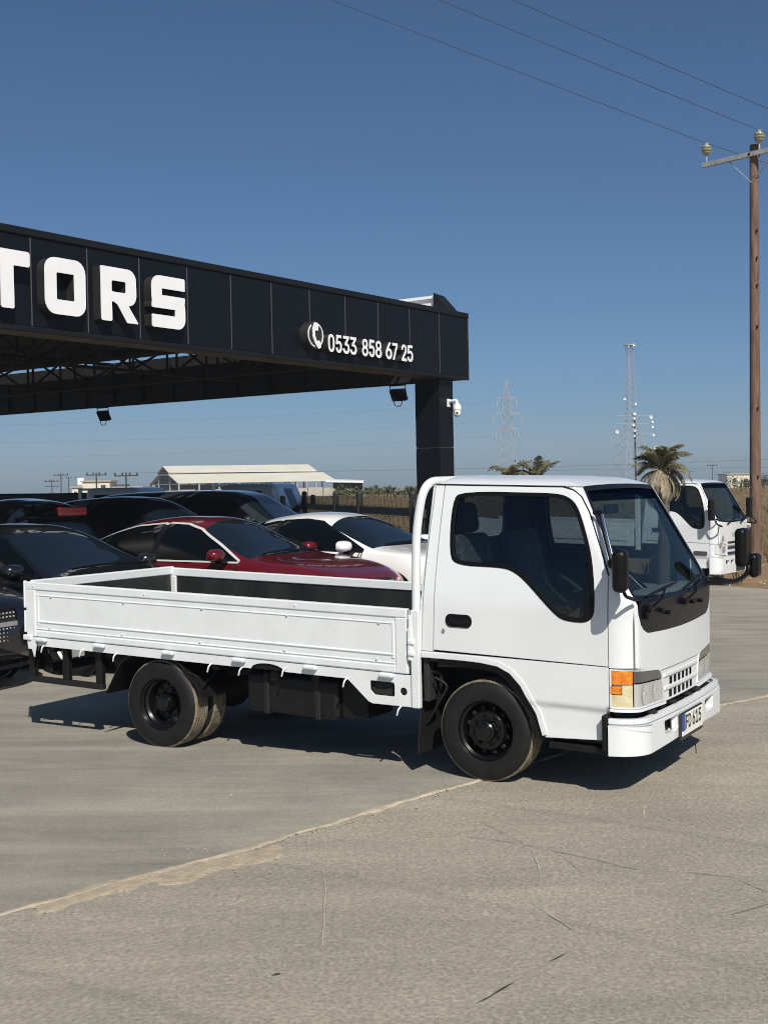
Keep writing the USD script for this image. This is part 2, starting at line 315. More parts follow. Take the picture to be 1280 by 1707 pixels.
# bare soil verge beyond the yard, lightly uneven
def terrain(x0, x1, y0, y1, nx, ny, fz): 
    X, Y = np.meshgrid(np.linspace(x0, x1, nx), np.linspace(y0, y1, ny), indexing='ij'); Z = fz(X, Y)
    return grid(np.stack([X, Y, Z], -1)).copy()
def soil_z(X, Y):
    q = np.stack([X * .8, Y * .8, X * 0], -1)
    return -.045 + .07 * (meshkit.fbm(q, 4, 5) - .35) * np.clip((X - 3.2) / 1.5, 0, 1)
part('soil_verge', terrain(3.0, 30, 14, 34, 110, 90, soil_z), 'soil', None, True, kind='structure')
def bank_z(X, Y):
    q = np.stack([X * .09, Y * .12, X * 0], -1)
    return -.2 + 1.35 * np.clip((Y - 44) / 26, 0, 1) ** 1.2 * (.72 + .5 * meshkit.fbm(q, 4, 11)) - 1.6 * np.clip((Y - 96) / 24, 0, 1)
part('field_bank', terrain(-12, 62, 43, 122, 120, 90, bank_z), 'field', None, True, kind='structure')
# the crumbled cement lip and sand patch along the joint
J = edge_line[(edge_line[:, 0] > -2.4) & (edge_line[:, 0] < 9)]
Tn = np.gradient(J, axis=0); Tn /= np.linalg.norm(Tn, axis=1, keepdims=True); Nn = np.stack([Tn[:, 1], -Tn[:, 0]], 1)
t_ = np.arange(len(J)); wid = .004 + .11 * np.clip(meshkit.fbm(np.column_stack([t_ * .16, t_ * 0, t_ * 0]), 5, 21) - .30, 0, 1) ** 1.1
sc = np.clip((J[:, 0] + 1.9) / .6, .25, 1)
wid = wid * np.where(J[:, 0] < .6, 1.0, .7)
rows = []
for k, (off, z) in enumerate(((-.012, .0065), (-.004, .011), (.35, .009), (.75, .006), (1.0, .0015))):
    o = off if off < 0 else off * wid
    zz = z + .004 * (meshkit.fbm(np.column_stack([t_ * .35, t_ * 0 + k * 7, t_ * 0]), 3, 30 + k) - .5) * (k in (1, 2, 3))
    rows.append(np.column_stack([J + Nn * np.broadcast_to(o, len(J))[:, None], zz]))
part('joint_edge', grid(rows), 'joint_cement', None, True, kind='structure')
# sand gathered below the lip: a low sheet with a ragged outline
def sand_sheet(poly, seed):
    x0, y0, x1, y1 = poly.bounds; n1, n2 = max(4, int((x1 - x0) / .012)), max(4, int((y1 - y0) / .012)); X, Y = np.meshgrid(np.linspace(x0, x1, n1), np.linspace(y0, y1, n2), indexing='ij')
    from shapely import distance, points
    ins = contains_xy(poly, X.ravel(), Y.ravel()).reshape(X.shape); D = distance(poly.exterior, points(X.ravel(), Y.ravel())).reshape(X.shape) * np.where(ins, 1, -1)
    q = np.stack([X * 11, Y * 11, X * 0], -1); Z = -.004 + np.clip(D - .012 + .10 * (meshkit.fbm(q, 5, seed) - .5), -.05, .03) * .35 + .004 * (meshkit.fbm(q * 3, 3, seed + 1) - .4)
    g = grid(np.stack([X, Y, np.maximum(Z, -.012)], -1)); keep = (g.vertices[g.faces][:, :, 2] > -.0115).any(1); g.update_faces(keep); g.remove_unreferenced_vertices()
    if g.face_normals[:, 2].mean() < 0: g.invert()
    return g
hollow = Polygon([(-.56, 6.30), (-.52, 6.17), (-.58, 6.03), (-.70, 5.97), (-.83, 5.86), (-.96, 5.70), (-1.05, 5.69), (-1.14, 5.78), (-1.0, 5.97), (-.8, 6.12)]).buffer(.03)
strip_ = Polygon([(-1.10, 5.86), (-1.08, 5.76), (-1.25, 5.60), (-1.42, 5.40), (-1.62, 5.22), (-1.8, 4.92), (-1.62, 4.95), (-1.42, 5.22), (-1.55, 5.45), (-1.3, 5.72)]).buffer(.045)
part('sand_patch', [sand_sheet(hollow, 4), sand_sheet(strip_, 8)], 'sand', None, True, kind='stuff', label='sand gathered in the worn hollow beside the concrete joint in the foreground', category='sand')
# cracks and scuffs in the paving, as thin dark or pale seams lying on it
M('crack_dark', (.235, .212, .165), .9); M('crack_pale', (.43, .395, .315), .9); M('scuff_black', (.045, .04, .035), .9)
for pts, wd, mt in (([(.15, 6.47), (.42, 6.35), (.67, 6.19), (.88, 6.0), (1.12, 5.78), (1.35, 5.71), (1.53, 5.64), (1.62, 5.42), (1.9, 5.2)], .0045, 'crack_dark'), ([(.43, 6.71), (.55, 6.47), (.67, 6.19)], .004, 'crack_dark'), ([(.77, 6.11), (.84, 5.89), (.88, 5.68)], .004, 'crack_pale'), ([(.68, 6.14), (.68, 5.9), (.67, 5.64)], .006, 'crack_pale'),
                    ([(.59, 5.32), (.67, 5.11), (.75, 4.9)], .006, 'crack_pale'), ([(.27, 4.27), (.34, 4.35), (.43, 4.48)], .008, 'scuff_black'), ([(.58, 4.66), (.66, 4.75)], .006, 'scuff_black'), ([(-.44, 4.58), (-.40, 4.60)], .014, 'scuff_black'), ([(1.35, 5.11), (1.47, 5.18), (1.61, 5.29)], .008, 'crack_dark'),
                    ([(1.33, 6.57), (1.38, 6.84), (1.50, 7.16)], .008, 'crack_pale'), ([(-.34, 6.48), (-.30, 5.69), (-.28, 5.0), (-.24, 4.62)], .005, 'crack_pale')):
    P = wiggle(np.array(pts), .018, .012, int(1000 * wd) + len(pts)); T = np.gradient(P, axis=0); T /= np.linalg.norm(T, axis=1, keepdims=True); N = np.stack([-T[:, 1], T[:, 0]], 1); u = np.linspace(0, 1, len(P))
    hw = .75 * wd * np.sin(np.pi * np.clip(u, .02, .98)) ** .4 * np.clip(1.6 * meshkit.fbm(np.column_stack([u * len(P) * .22, u * 0, u * 0]), 4, len(pts)) - .25, .0, 1.2)
    part('paving_crack', grid(np.stack([np.column_stack([P - N * hw[:, None], np.full(len(P), .0045 if pts[0][0] > -1 else .0105)]), np.column_stack([P + N * hw[:, None], np.full(len(P), .0045 if pts[0][0] > -1 else .0105)])], 1)), mt, None, False, kind='structure')
# loose gravel
def gravel(name, pts, smin, smax, label):
    ms = []
    for x, y in pts:
        s = rng.uniform(smin, smax); m = trimesh.creation.icosphere(0, 1.0); m.vertices = m.vertices * rng.uniform(.6, 1.2, (12, 1)) * [s, s * rng.uniform(.6, 1), s * .5]
        a = rng.uniform(0, 6.3); m.apply_transform(trimesh.transformations.rotation_matrix(a, [0, 0, 1])); m.apply_translation([x, y, .006 + s * .2]); ms.append(m)
    part(name, ms, 'stone', None, False, kind='stuff', label=label, category='gravel')
gp = []
for i in rng.integers(0, len(J), 900): gp.append(J[i] + Nn[i] * abs(rng.normal(0.015, .05)))
for _ in range(70): gp.append((rng.uniform(-1.15, -.55), rng.uniform(5.7, 6.25)))
for _ in range(40): gp.append((rng.uniform(-2.5, 3.5), rng.uniform(3.9, 11)))
gravel('loose_gravel', gp, .003, .009, 'tiny pale stones scattered along the concrete joint')
gp = [(rng.uniform(5.2, 12), rng.uniform(15.8, 30)) for _ in range(350)]
gp = [p for p in gp if not yard.contains(Point(p)) and not road.contains(Point(p))]
gravel('verge_stones', gp, .010, .035, 'small stones and clods on the bare soil verge at right')
# ------------------------------------------------------------------ the small flatbed truck
# Charts: x forward from the front axle, w to the truck's right, z up.
NOSE = .0328
def body(x, w, z):
    x, w, z = np.broadcast_arrays(x, w, z); return x, -w, z - NOSE * x
def bodym(m):
    """mesh given as (x, w, z) -> truck axes"""
    m = join(m).copy(); v = m.vertices; m.vertices = np.stack(body(v[:, 0], v[:, 1], v[:, 2]), 1); m.invert(); return m
def sstep(a, b, z): t = np.clip((np.asarray(z, float) - a) / (b - a), 0, 1); return t * t * (3 - 2 * t)
def cW(z): return .83 - .13 * np.clip((np.asarray(z, float) - 1.05) / .73, 0, 1) ** 1.4
def cXf(z): z = np.asarray(z, float); return np.where(z <= 1.12, .97, .60 + (1.79 - z) * .55)
def cax(z): return .149 - .079 * sstep(.98, 1.3, z)
def cbw(z): return .13 - .08 * sstep(.98, 1.3, z)
BUL = .028
def cfront(w, z):
    a = np.abs(w); W = cW(z); w0 = W - cbw(z); base = cXf(z) - BUL * (np.minimum(a, w0) / .75) ** 2
    q = np.clip((a - w0) / cbw(z), 0, 1); return base - cax(z) * (1 - np.sqrt(np.clip(1 - q * q, 0, 1)))
def cxs(z): return cXf(z) - BUL * ((cW(z) - cbw(z)) / .75) ** 2 - cax(z)
def cside(x, z):
    xs = cxs(z); q = np.clip((x - xs) / cax(z), 0, 1); return cW(z) - cbw(z) + cbw(z) * np.sqrt(np.clip(1 - q * q, 0, 1))
def outline(z, n=26):
    """half plan outline of the cab at height z, from the centre line round the corner and back along the side: (x, w)."""
    W, b, a = float(cW(z)), float(cbw(z)), float(cax(z)); w0 = W - b
    w = np.linspace(0, w0, n)[:-1]; P = [np.stack([cfront(w, np.full_like(w, z)), w], 1)]
    th = np.linspace(0, np.pi / 2, n); xe = float(cXf(z)) - BUL * (w0 / .75) ** 2 - a
    P.append(np.stack([xe + a * np.cos(th), w0 + b * np.sin(th)], 1)); P.append(np.array([[xe - .3, W], [-.5, W]])); return np.vstack(P)
_OUT = outline(.7, 60); _OS = np.r_[0, np.cumsum(np.linalg.norm(np.diff(_OUT, axis=0), axis=1))]
_OT = np.gradient(_OUT, axis=0); _OT /= np.linalg.norm(_OT, axis=1, keepdims=True); _ON = np.stack([-_OT[:, 1], _OT[:, 0]], 1); _ON *= np.sign(_ON[:1, :1])
_ON = np.stack([_OT[:, 1], -_OT[:, 0]], 1)
def s_of_w(w): return float(np.interp(w, _OUT[:-2, 1], _OS[:-2]))
def s_of_x(x): return float(np.interp(-x, -_OUT[:, 0], _OS))
def wrap(off=0.0, sl=0.0):
    """chart (s along the lower front outline, z) -> truck; depth goes outward"""
    def fn(s, z, d):
        a = np.abs(s); sg = np.where(s < 0, -1.0, 1.0); k = d + off
        x = np.interp(a, _OS, _OUT[:, 0]) + np.interp(a, _OS, _ON[:, 0]) * k
        w = np.interp(a, _OS, _OUT[:, 1]) + np.interp(a, _OS, _ON[:, 1]) * k
        return body(x, w * sg, z)
    return fn
def side(off=0.0, sgn=1):
    def fn(x, z, d): return body(x, sgn * (cside(x, z) + d + off), z)
    return fn
def face(off=0.0):
    def fn(w, z, d): return body(cfront(w, z) + d + off, w, z)
    return fn
def sidep(poly, off=0.0, t=.006, edge=.05):
    m = plate(poly, side(off), t, edge); return m
def flip(m): m = m.copy(); m.vertices[:, 1] *= -1; m.invert(); return m
def fix(m):
    if m.is_watertight and m.volume < 0: m.invert()
    return m
def sp(poly, off=0.0, t=.006, edge=.05): return fix(plate(poly, side(off), t, edge))
def fp(poly, off=0.0, t=.006, edge=.06): return fix(plate(poly, face(off), t, edge))
def wp(poly, off=0.0, t=.006, edge=.03): return fix(plate(poly, wrap(off), t, edge))
def bm(m): return fix(bodym(m))

def chaikin(P, n=3, keep=.25):
    P = np.asarray(P, float)
    for _ in range(n):
        Q = np.roll(P, -1, 0); L = np.linalg.norm(Q - P, axis=1, keepdims=True); k = np.minimum(keep, .055 / L) if _ == 0 else keep
        P = np.stack([P + (Q - P) * k, Q - (Q - P) * k], 1).reshape(-1, 2)
    return Polygon(P)
DOOR = Polygon([(-.312, .775), (.797, .766), (.797, 1.28), (.752, 1.40), (.655, 1.63), (.603, 1.72), (.560, 1.755), (.49, 1.773), (-.275, 1.773)])
WIN = chaikin([(-.212, 1.735), (.44, 1.735), (.535, 1.716), (.60, 1.65), (.69, 1.40), (.719, 1.16), (.710, 1.010), (.54, 1.010), (.475, 1.05), (.30, 1.222), (.225, 1.275), (.150, 1.298), (-.206, 1.298)])
LOWER = Polygon([(-.392, .764), (.797, .764), (.797, .52), (.772, .345), (.405, .322), (.365, .455), (.27, .618), (.20, .688), (.117, .724), (0, .737), (-.12, .740), (-.392, .738)])

def lower_side(x, z, d):
    w = cside(x, z) + d - .016 * sstep(.535, .495, z) + .004 * sstep(.40, .33, z)
    return body(x, w, z)
def build_wheel(name, root, loc, r, wdt, dished, label=None):
    """axle along y; outer face towards -y. loc is the centre of the outer face."""
    t = part(name, lathe([(r * .60, -.004), (r * .66, -.010), (r * .80, -.012), (r * .90, -.004), (r * .955, .010), (r * .985, .022), (r * .985, .03), (r * .955, .03), (r * .955, wdt - .03), (r * .985, wdt - .03), (r * .985, wdt - .022), (r * .90, wdt + .004), (r * .6, wdt)], 64, loc=loc), 'rubber', root, 50, label=label)
    prof = [(r * .955, .012), (r * .99, .018)]; g = 5; a0, a1 = .018, wdt - .018; wd = (a1 - a0) / g
    for i in range(g):
        y = a0 + i * wd; prof += [(r, y + .004), (r, y + wd - .008), (r - .010, y + wd - .006), (r - .010, y + wd - .001)]
    prof += [(r * .99, a1), (r * .955, a1 + .006)]
    part('tread', lathe(prof, 96, loc=loc), 'tread_dusty', t, 40)
    R = r * .62
    if dished:
        prof = [(R, -.006), (R, .006), (R * .97, .010), (R * .95, .020), (R * .90, .026), (R * .88, .045), (R * .80, .060), (R * .77, .10), (R * .72, .125), (R * .52, .135), (R * .50, .125), (R * .34, .122), (R * .33, .06), (R * .30, .045), (R * .12, .04), (0.001, .04)]
    else:
        prof = [(R, -.006), (R, .006), (R * .96, .010), (R * .93, .024), (R * .86, .034), (R * .80, .075), (R * .74, .085), (R * .66, .05), (R * .60, .022), (R * .54, .018), (R * .34, .022), (R * .33, -.012), (R * .28, -.020), (R * .12, -.022), (.001, -.022)]
    rim = part('rim', lathe(prof, 56, loc=loc), 'rim_black', t, 28)
    rr, yy = (R * .43, .11) if dished else (R * .44, .004)
    nuts = []
    for k in range(6 if dished else 8):
        a = 2 * math.pi * (k + .3) / (6 if dished else 8)
        c = trimesh.creation.cylinder(.011, .028, sections=6); c.apply_transform(trimesh.transformations.rotation_matrix(math.pi / 2, [1, 0, 0])); c.apply_translation([loc[0] + rr * math.cos(a), loc[1] + yy, loc[2] + rr * math.sin(a)])
        part('lug_nut', c, 'rim_black', rim, 30)
    holes = []
    for k in range(12):
        a = 2 * math.pi * (k + .5) / 12; q = R * .69 if not dished else R * .66
        h = rbox(-.014, .014, -.004, .012, -.013, .013, .004, 1); h.apply_transform(trimesh.transformations.rotation_matrix(-a, [0, 1, 0])); h.apply_translation([loc[0] + q * math.cos(a), loc[1] + (.052 if not dished else .122), loc[2] + q * math.sin(a)])
        part('hand_hole', h, 'chassis_grimy' if not dished else 'seam_dark', rim, 30)
    cap = lathe([(R * .27, -.016), (R * .26, -.034), (R * .18, -.042), (.001, -.043)], 32, loc=(loc[0], loc[1] + (.06 if dished else 0), loc[2]))
    part('hub_cap', cap, 'rim_black', rim, 30)
    return t

def build_cab(root, hero=True):
    P = 'white_paint'
    # --- side panels on both sides
    doorp = DOOR.buffer(-.002).difference(WIN)
    for sg in (1, -1):
        f = (lambda m: m) if sg == 1 else flip
        d = part('door', f(sp(doorp, 0, .02, .04)), P, root, 25)
        ring = WIN.buffer(.004).difference(WIN.buffer(-.020))
        part('window_seal', f(sp(ring, .003, .02, .04)), 'black_plastic', d, 30)
        strip = WIN.buffer(-.018).intersection(Polygon([(.60, .95), (.76, .95), (.76, 1.42), (.668, 1.36), (.655, 1.05)]))
        part('window_divider', f(sp(strip, -.004, .008, .04)), 'black_plastic', d, 30)
        part('window_pane', f(sp(WIN.buffer(-.015), -.010, .004, .08)), 'glass_side', d, 25)
        hd = rpoly([(-.222, .925), (-.05, .925), (-.05, 1.003), (-.222, 1.003)], .034, 8)
        h = part('door_handle', f(sp(hd.difference(hd.buffer(-.012)), .006, .012, .03)), 'black_plastic', d, 30)
        part('handle_recess', f(sp(hd.buffer(-.008), .0015, .003, .05)), 'black_plastic', d, 30)
        part('handle_lever', f(sp(rpoly([(-.205, .942), (-.067, .942), (-.067, .967), (-.205, .967)], .011), .004, .010, .03)), 'black_satin', d, 30)
        lk = lathe([(.001, -.006), (.011, -.006), (.013, 0)], 20, loc=body(-.236, .833, .900)); lk2 = lk
        part('door_lock', f(lk), 'chrome', d, 30)
        part('rear_pillar', f(sp(Polygon([(-.392, .766), (-.316, .766), (-.279, 1.773), (-.335, 1.773)]), 0, .02, .06)), P, root, 25)
        lw = fix(plate(LOWER.buffer(-.001), lower_side, .02, .035)); part('front_wing', f(lw), P, root, 25)
        lip = LineString([(-.39, .741), (-.12, .743), (0, .740), (.117, .727), (.20, .690), (.27, .620), (.365, .457), (.402, .335)]).buffer(.016, cap_style=2)
        part('wheel_arch_lip', f(fix(plate(lip.intersection(LOWER.buffer(.02)), lambda x, z, dd: body(x, cside(x, z) + dd + .004 - .012 * sstep(.535, .495, z), z), .012, .04))), P, root, 30)
        arch = LineString([(-.30, .70), (-.12, .712), (0, .708), (.10, .694), (.17, .655), (.235, .59), (.33, .43), (.375, .30)]).buffer(.03, cap_style=2)
        am = extr(arch, .34); v = am.vertices; am = trimesh.Trimesh(np.stack(body(v[:, 0], .46 + v[:, 2], v[:, 1]), 1), am.faces); part('arch_liner', f(fix(am)), 'chassis_black', root, 30)
        backing = DOOR.union(LOWER).union(Polygon([(-.392, .74), (-.3, .74), (-.27, 1.773), (-.335, 1.773)])).buffer(.002).difference(WIN.buffer(.002))
        part('inner_skin', f(sp(backing, -.021, .004, .05)), 'seam_dark', root, 30)
    # --- A pillars with corner panels
    def xd(z): return np.interp(z, [.7, 1.28, 1.40, 1.63, 1.72, 1.755, 1.773], [.801, .801, .756, .659, .607, .568, .51])
    def we(z): return np.interp(z, [.75, .96, 1.04, 1.14, 1.30, 1.60, 1.785], [.700, .700, .728, .745, .735, .675, .632])
    zs = np.r_[np.linspace(.762, 1.30, 24), np.linspace(1.32, 1.773, 22)]; rows = []
    for z in zs:
        o = outline(z, 50); s = np.r_[0, np.cumsum(np.linalg.norm(np.diff(o, axis=0), axis=1))]
        s1 = np.interp(-xd(z), -o[:, 0], s); s0 = np.interp(we(z), o[:, 1], s); q = np.linspace(s0, s1, 18)
        rows.append(np.stack(body(np.interp(q, s, o[:, 0]), np.interp(q, s, o[:, 1]), np.full(18, z)), 1))
    rows = np.array(rows); g = grid(rows)
    if g.face_normals[:, 0].mean() < 0: g.invert()
    part('corner_panel', g, P, root, True); part('corner_panel', flip(g), P, root, True)
    # --- roof
    U, V = np.meshgrid(np.linspace(-1, 1, 61), np.linspace(0, 1, 41), indexing='ij')
    w = U * .698; xf = cfront(np.clip(w, -.66, .66), np.full_like(w, 1.782)) + .004 - .06 * np.clip((np.abs(w) - .62) / .08, 0, 1); xr = -.338 + 0 * w; x = xr + (xf - xr) * V
    h = .052 * (1 - np.abs(U) ** 7) * (1 - np.clip((V - .72) / .28, 0, 1) ** 3.0) * (1 - np.clip((.06 - V) / .06, 0, 1) ** 2.5)
    ribs = .0055 * np.clip(np.cos(U * .86 * math.pi * 5), 0, 1) ** 2 * sstep(.05, .12, V) * sstep(.80, .62, V) * (np.abs(U) < .86)
    z = 1.778 + h + ribs; rt = np.stack(body(x, w, z), -1); g = grid(rt)
    if g.face_normals[:, 2].mean() < 0: g.invert()
    part('roof', g, P, root, True)
    part('roof_lining', grid(np.stack(body(x * .98, w * .97, np.full_like(z, 1.765)), -1)[::6, ::6]), 'interior_grey', root, True)
    for sg in (1, -1):
        gp_ = np.array([(xx, sg * float(cside(xx, 1.777)), 1.777) for xx in np.linspace(-.335, .50, 14)] + [(.56, sg * float(cside(.56, 1.757)), 1.757), (.604, sg * float(cside(.604, 1.718)), 1.718), (.656, sg * float(cside(.656, 1.63)), 1.63), (.7535, sg * float(cside(.7535, 1.40)), 1.40), (.799, sg * float(cside(.799, 1.28)), 1.28)])
        part('drip_moulding', tube(np.stack(body(gp_[:, 0], gp_[:, 1], gp_[:, 2]), 1), .0055, 6), 'seam_dark', root, True)
    # --- rear wall with window
    def back(w_, z_, d): return body(-.335 - .055 * (1.77 - z_) - .004 + d, w_, z_)
    rw = Polygon([(-.825, .72), (.825, .72), (.82, 1.05), (.69, 1.775), (-.69, 1.775), (-.82, 1.05)]).difference(rpoly([(-.345, 1.425), (.345, 1.425), (.345, 1.70), (-.345, 1.70)], .04))
    part('rear_wall', fix(plate(rw, back, .02, .2)), P, root, 25)
    part('rear_window', fix(plate(rpoly([(-.34, 1.43), (.34, 1.43), (.34, 1.695), (-.34, 1.695)], .04), lambda a, b, d: back(a, b, d + .005), .004, .2)), 'glass_side', root, 25)
    part('rear_wall_trim', fix(plate(rw.buffer(-.01), lambda a, b, d: back(a, b, d + .03), .004, .2)), 'interior_dark', root, 25)
    # --- windshield, black cowl, hood
    wst = [(w_, 1.783 - .012 * (w_ / .62) ** 2) for w_ in np.linspace(-.625, .625, 9)]
    ws = Polygon(wst + [(.675, 1.60), (.735, 1.30), (.742, 1.155)] + [(w_, 1.118 + .03 * (w_ / .72) ** 2) for w_ in np.linspace(.72, -.72, 9)] + [(-.742, 1.155), (-.735, 1.30), (-.675, 1.60)]).buffer(-.04).buffer(.04)
    band = ws.intersection(sbox(-1, 1.693, 1, 1.9))
    wsh = part('windshield', fp(ws.difference(sbox(-1, 1.693, 1, 1.9)), -.004, .004, .08), 'glass_wind', root, 25)
    part('shade_band', fp(band, -.004, .004, .08), 'glass_band', wsh, 25)
    part('windshield_seal', fp(ws.buffer(.008).difference(ws.buffer(-.020)), .002, .010, .05), 'black_satin', wsh, 30)
    blk = Polygon([(w_, 1.112 + .03 * (w_ / .72) ** 2) for w_ in np.linspace(-.735, .735, 9)] + [(.725, 1.05), (.675, .975), (.60, .945), (.30, .934), (0, .930), (-.30, .934), (-.60, .945), (-.675, .975), (-.725, 1.05)]).buffer(-.07).buffer(.07, quad_segs=10)
    if hero:
        part('cowl_panel', fp(blk, .002, .012, .05), 'black_satin', root, 30)
        hood = Polygon([(-.7365, 1.07), (-.70, 1.00), (-.64, .958), (-.55, .944), (-.3, .934), (0, .930), (.3, .934), (.55, .944), (.64, .958), (.70, 1.00), (.7365, 1.07), (.7365, .752), (.44, .720), (.40, .704), (-.40, .704), (-.44, .720), (-.7365, .752)])
    else:
        hood = Polygon([(w_, 1.108 + .03 * (w_ / .72) ** 2) for w_ in np.linspace(-.735, .735, 9)] + [(.729, .80), (.40, .72), (-.40, .72), (-.729, .80)])
    part('front_panel', fp(hood, .001, .012, .04), P, root, 25)
    part('front_inner', fp(Polygon([(-.74, .50), (.74, .50), (.74, 1.13), (-.74, 1.13)]), -.024, .004, .08), 'seam_dark', root, 25)
    # --- interior
    part('cab_floor', bm(bx(-.36, .90, -.79, .79, .70, .72)), 'interior_dark', root)
    dash = hull([(x_, w_, z_) for w_ in (-.77, .77) for x_, z_ in ((.93, 1.10), (.93, .75), (.62, .75), (.55, .95), (.58, 1.07), (.70, 1.13), (.86, 1.14))])
    part('dashboard', bm(dash), 'dash_grey', root, 30)
    part('instrument_hood', bm(rbox(.50, .72, .20, .58, 1.02, 1.165, .05)), 'interior_dark', root, 30)
    sw = trimesh.creation.torus(.19, .014, 40, 10); sw.apply_transform(trimesh.transformations.rotation_matrix(math.radians(38), [0, 1, 0])); sw.apply_translation([.40, .40, 1.13])
    st = part('steering_wheel', bm(sw), 'interior_dark', root, True)
    part('steering_column', bm(tube([(.40, .40, 1.12), (.58, .40, .90)], .03)), 'interior_dark', st, True)
    part('wheel_spoke', bm([strut((.40 - .10, .40, 1.13 + .13), (.40 + .10, .40, 1.13 - .13), .03, .012), strut((.40, .23, 1.13), (.40, .57, 1.13), .03, .012)]), 'interior_dark', st, True)
    for wc, nm in ((.40, 'seat'), (-.40, 'seat')):
        s_ = part(nm, bm(rbox(-.26, .22, wc - .24, wc + .24, .80, .95, .05)), 'seat_fabric', root, 30)
        bk = rbox(-.05, .07, wc - .235, wc + .235, 0, .58, .05); bk.apply_transform(trimesh.transformations.rotation_matrix(math.radians(-15), [0, 1, 0])); bk.apply_translation([-.15, 0, .90]); part('seat_back', bm(bk), 'seat_fabric', s_, 30)
        hr = rbox(-.04, .05, wc - .13, wc + .13, .0, .19, .04); hr.apply_transform(trimesh.transformations.rotation_matrix(math.radians(-8), [0, 1, 0])); hr.apply_translation([-.285, 0, 1.47]); part('headrest', bm(hr), 'interior_dark', s_, 30)
    part('engine_cover', bm(rbox(-.33, .45, -.16, .16, .72, .98, .05)), 'interior_dark', root, 30)
    return wsh

tr = thing('flatbed_truck', 'white two-seat flatbed truck with dropside bed and black wheels in the foreground', 'truck', (.9641, 8.2179, 0), -math.degrees(.5199))
wsh = build_cab(tr)
LAMP_R = [(s_of_w(.435), .716), (s_of_w(.395), .700), (s_of_w(.372), .655), (s_of_w(.355), .535), (s_of_w(.36), .52)]
s_in, s_md, s_out = s_of_w(.36), s_of_w(.772), s_of_x(.804)
for sg in (1, -1):
    f = (lambda m: m) if sg == 1 else flip
    hl = Polygon([(s_md - .004, .672), (s_of_w(.38), .652), (s_of_w(.352), .522), (s_md - .004, .541)])
    housing = Polygon([(s_out, .756), (s_md, .752), (s_of_w(.45), .722), (s_of_w(.405), .708), (s_of_w(.375), .66), (s_of_w(.345), .521), (s_out, .536)]).buffer(-.004)
    L_ = part('headlight', f(wp(housing, -.030, .006, .04)), 'silver_reflector', tr, 30)
    part('lens', f(wp(hl.buffer(-.002), .0, .004, .04)), 'lens_fluted', L_, 30)
    for wc, rr in ((.64, .060), (.475, .055)):
        o = np.array([float(cfront(np.float64(wc), np.float64(.6))) - .028, wc, .598])
        bowl = lathe([(.012, -.005), (rr * .5, .004), (rr * .85, .016), (rr, .026), (rr + .006, .026)], 28, axis='x'); bowl.apply_translation(o); part('reflector_bowl', f(bm(bowl)), 'chrome', L_, True)
        bl = lathe([(.001, .03), (.012, .028), (.016, .018), (.014, 0)], 16, axis='x'); bl.apply_translation(o); part('bulb', f(bm(bl)), 'silver_reflector', L_, True)
    part('lens_brow', f(wp(Polygon([(s_md - .004, .748), (s_of_w(.45), .719), (s_of_w(.41), .705), (s_of_w(.385), .66), (s_md - .004, .678)]), -.001, .012, .03)), 'lens_smoke', L_, 30)
    part('turn_lamp', f(wp(Polygon([(s_md + .004, .752), (s_out - .003, .752), (s_out - .003, .670), (s_md + .004, .672)]), .001, .014, .02)), 'lens_amber', L_, 30)
    part('marker_lens', f(wp(Polygon([(s_of_w(.815), .66), (s_out - .003, .66), (s_out - .003, .617), (s_of_w(.815), .617)]), .003, .016, .02)), 'lens_amber', L_, 30)
    part('corner_lens', f(wp(Polygon([(s_md + .004, .666), (s_of_w(.815) - .004, .666), (s_of_w(.815) - .004, .611), (s_out - .003, .611), (s_out - .003, .540), (s_md + .004, .542)]), .0, .014, .02)), 'lens_cream', L_, 30)
    rim_ = housing.buffer(.006).difference(housing.buffer(-.004)); part('lamp_rim', f(wp(rim_, .002, .03, .04)), 'white_paint', L_, 30)
    trim = Polygon([(s_of_w(.345), .516), (s_out, .532), (s_out, .517), (s_of_w(.345), .502)]); part('lamp_trim', f(wp(trim, .012, .03, .04)), 'white_paint', tr, 30)
# grille with two rows of slots
gpoly = Polygon([(-.395, .700), (.395, .700), (.365, .655), (.345, .510), (-.345, .510), (-.365, .655)])
slots = []
for z0, z1, n, xw in ((.598, .645, 6, .245), (.522, .568, 6, .255)):
    for i in range(n):
        a = -xw + 2 * xw * i / n; slots.append(sbox(a + .006, z0, a + 2 * xw / n - .006, z1 - (.0 if True else 0)))
gr = part('grille', fp(gpoly.difference(unary_union(slots)), -.004, .007, .05), 'white_paint', tr, 25)
part('grille_backing', fp(gpoly.buffer(-.01), -.030, .005, .1), 'seam_dark', gr, 25)
for z in (.656, .578): part('grille_bar', fp(Polygon([(-.34, z), (.34, z), (.335, z + .018), (-.335, z + .018)]), .004, .014, .05), 'white_paint', gr, 25)
for a in (.505, .675): pass
# bumper
s_be = s_of_x(.806)
bf = Polygon([(-s_be, .275), (-.3, .298), (.3, .298), (s_be, .275), (s_be, .448), (-s_be, .448)])
fog = [affinity.scale(rpoly([(sg * .275, .362), (sg * .325, .345), (sg * .50, .352), (sg * .515, .432), (sg * .29, .432)], .012), 1, 1) for sg in (1, -1)]
bump = part('bumper', wp(bf.difference(unary_union(fog)), .06, .05, .03), 'white_paint', tr, 25)
part('bumper_ledge', wp(Polygon([(-s_be, .456), (s_be, .456), (s_be, .484), (-s_be, .484)]), .050, .034, .03), 'white_paint', bump, 30)
part('bumper_step', wp(Polygon([(-s_be, .444), (s_be, .444), (s_be, .462), (-s_be, .462)]), .040, .04, .03), 'white_paint', bump, 30)
for sg in (1, -1): part('bumper_end', bm(bx(.765, .804, sg * .84 - .035, sg * .84 + .035, .30, .50, .01)), 'chassis_black', bump, 30)
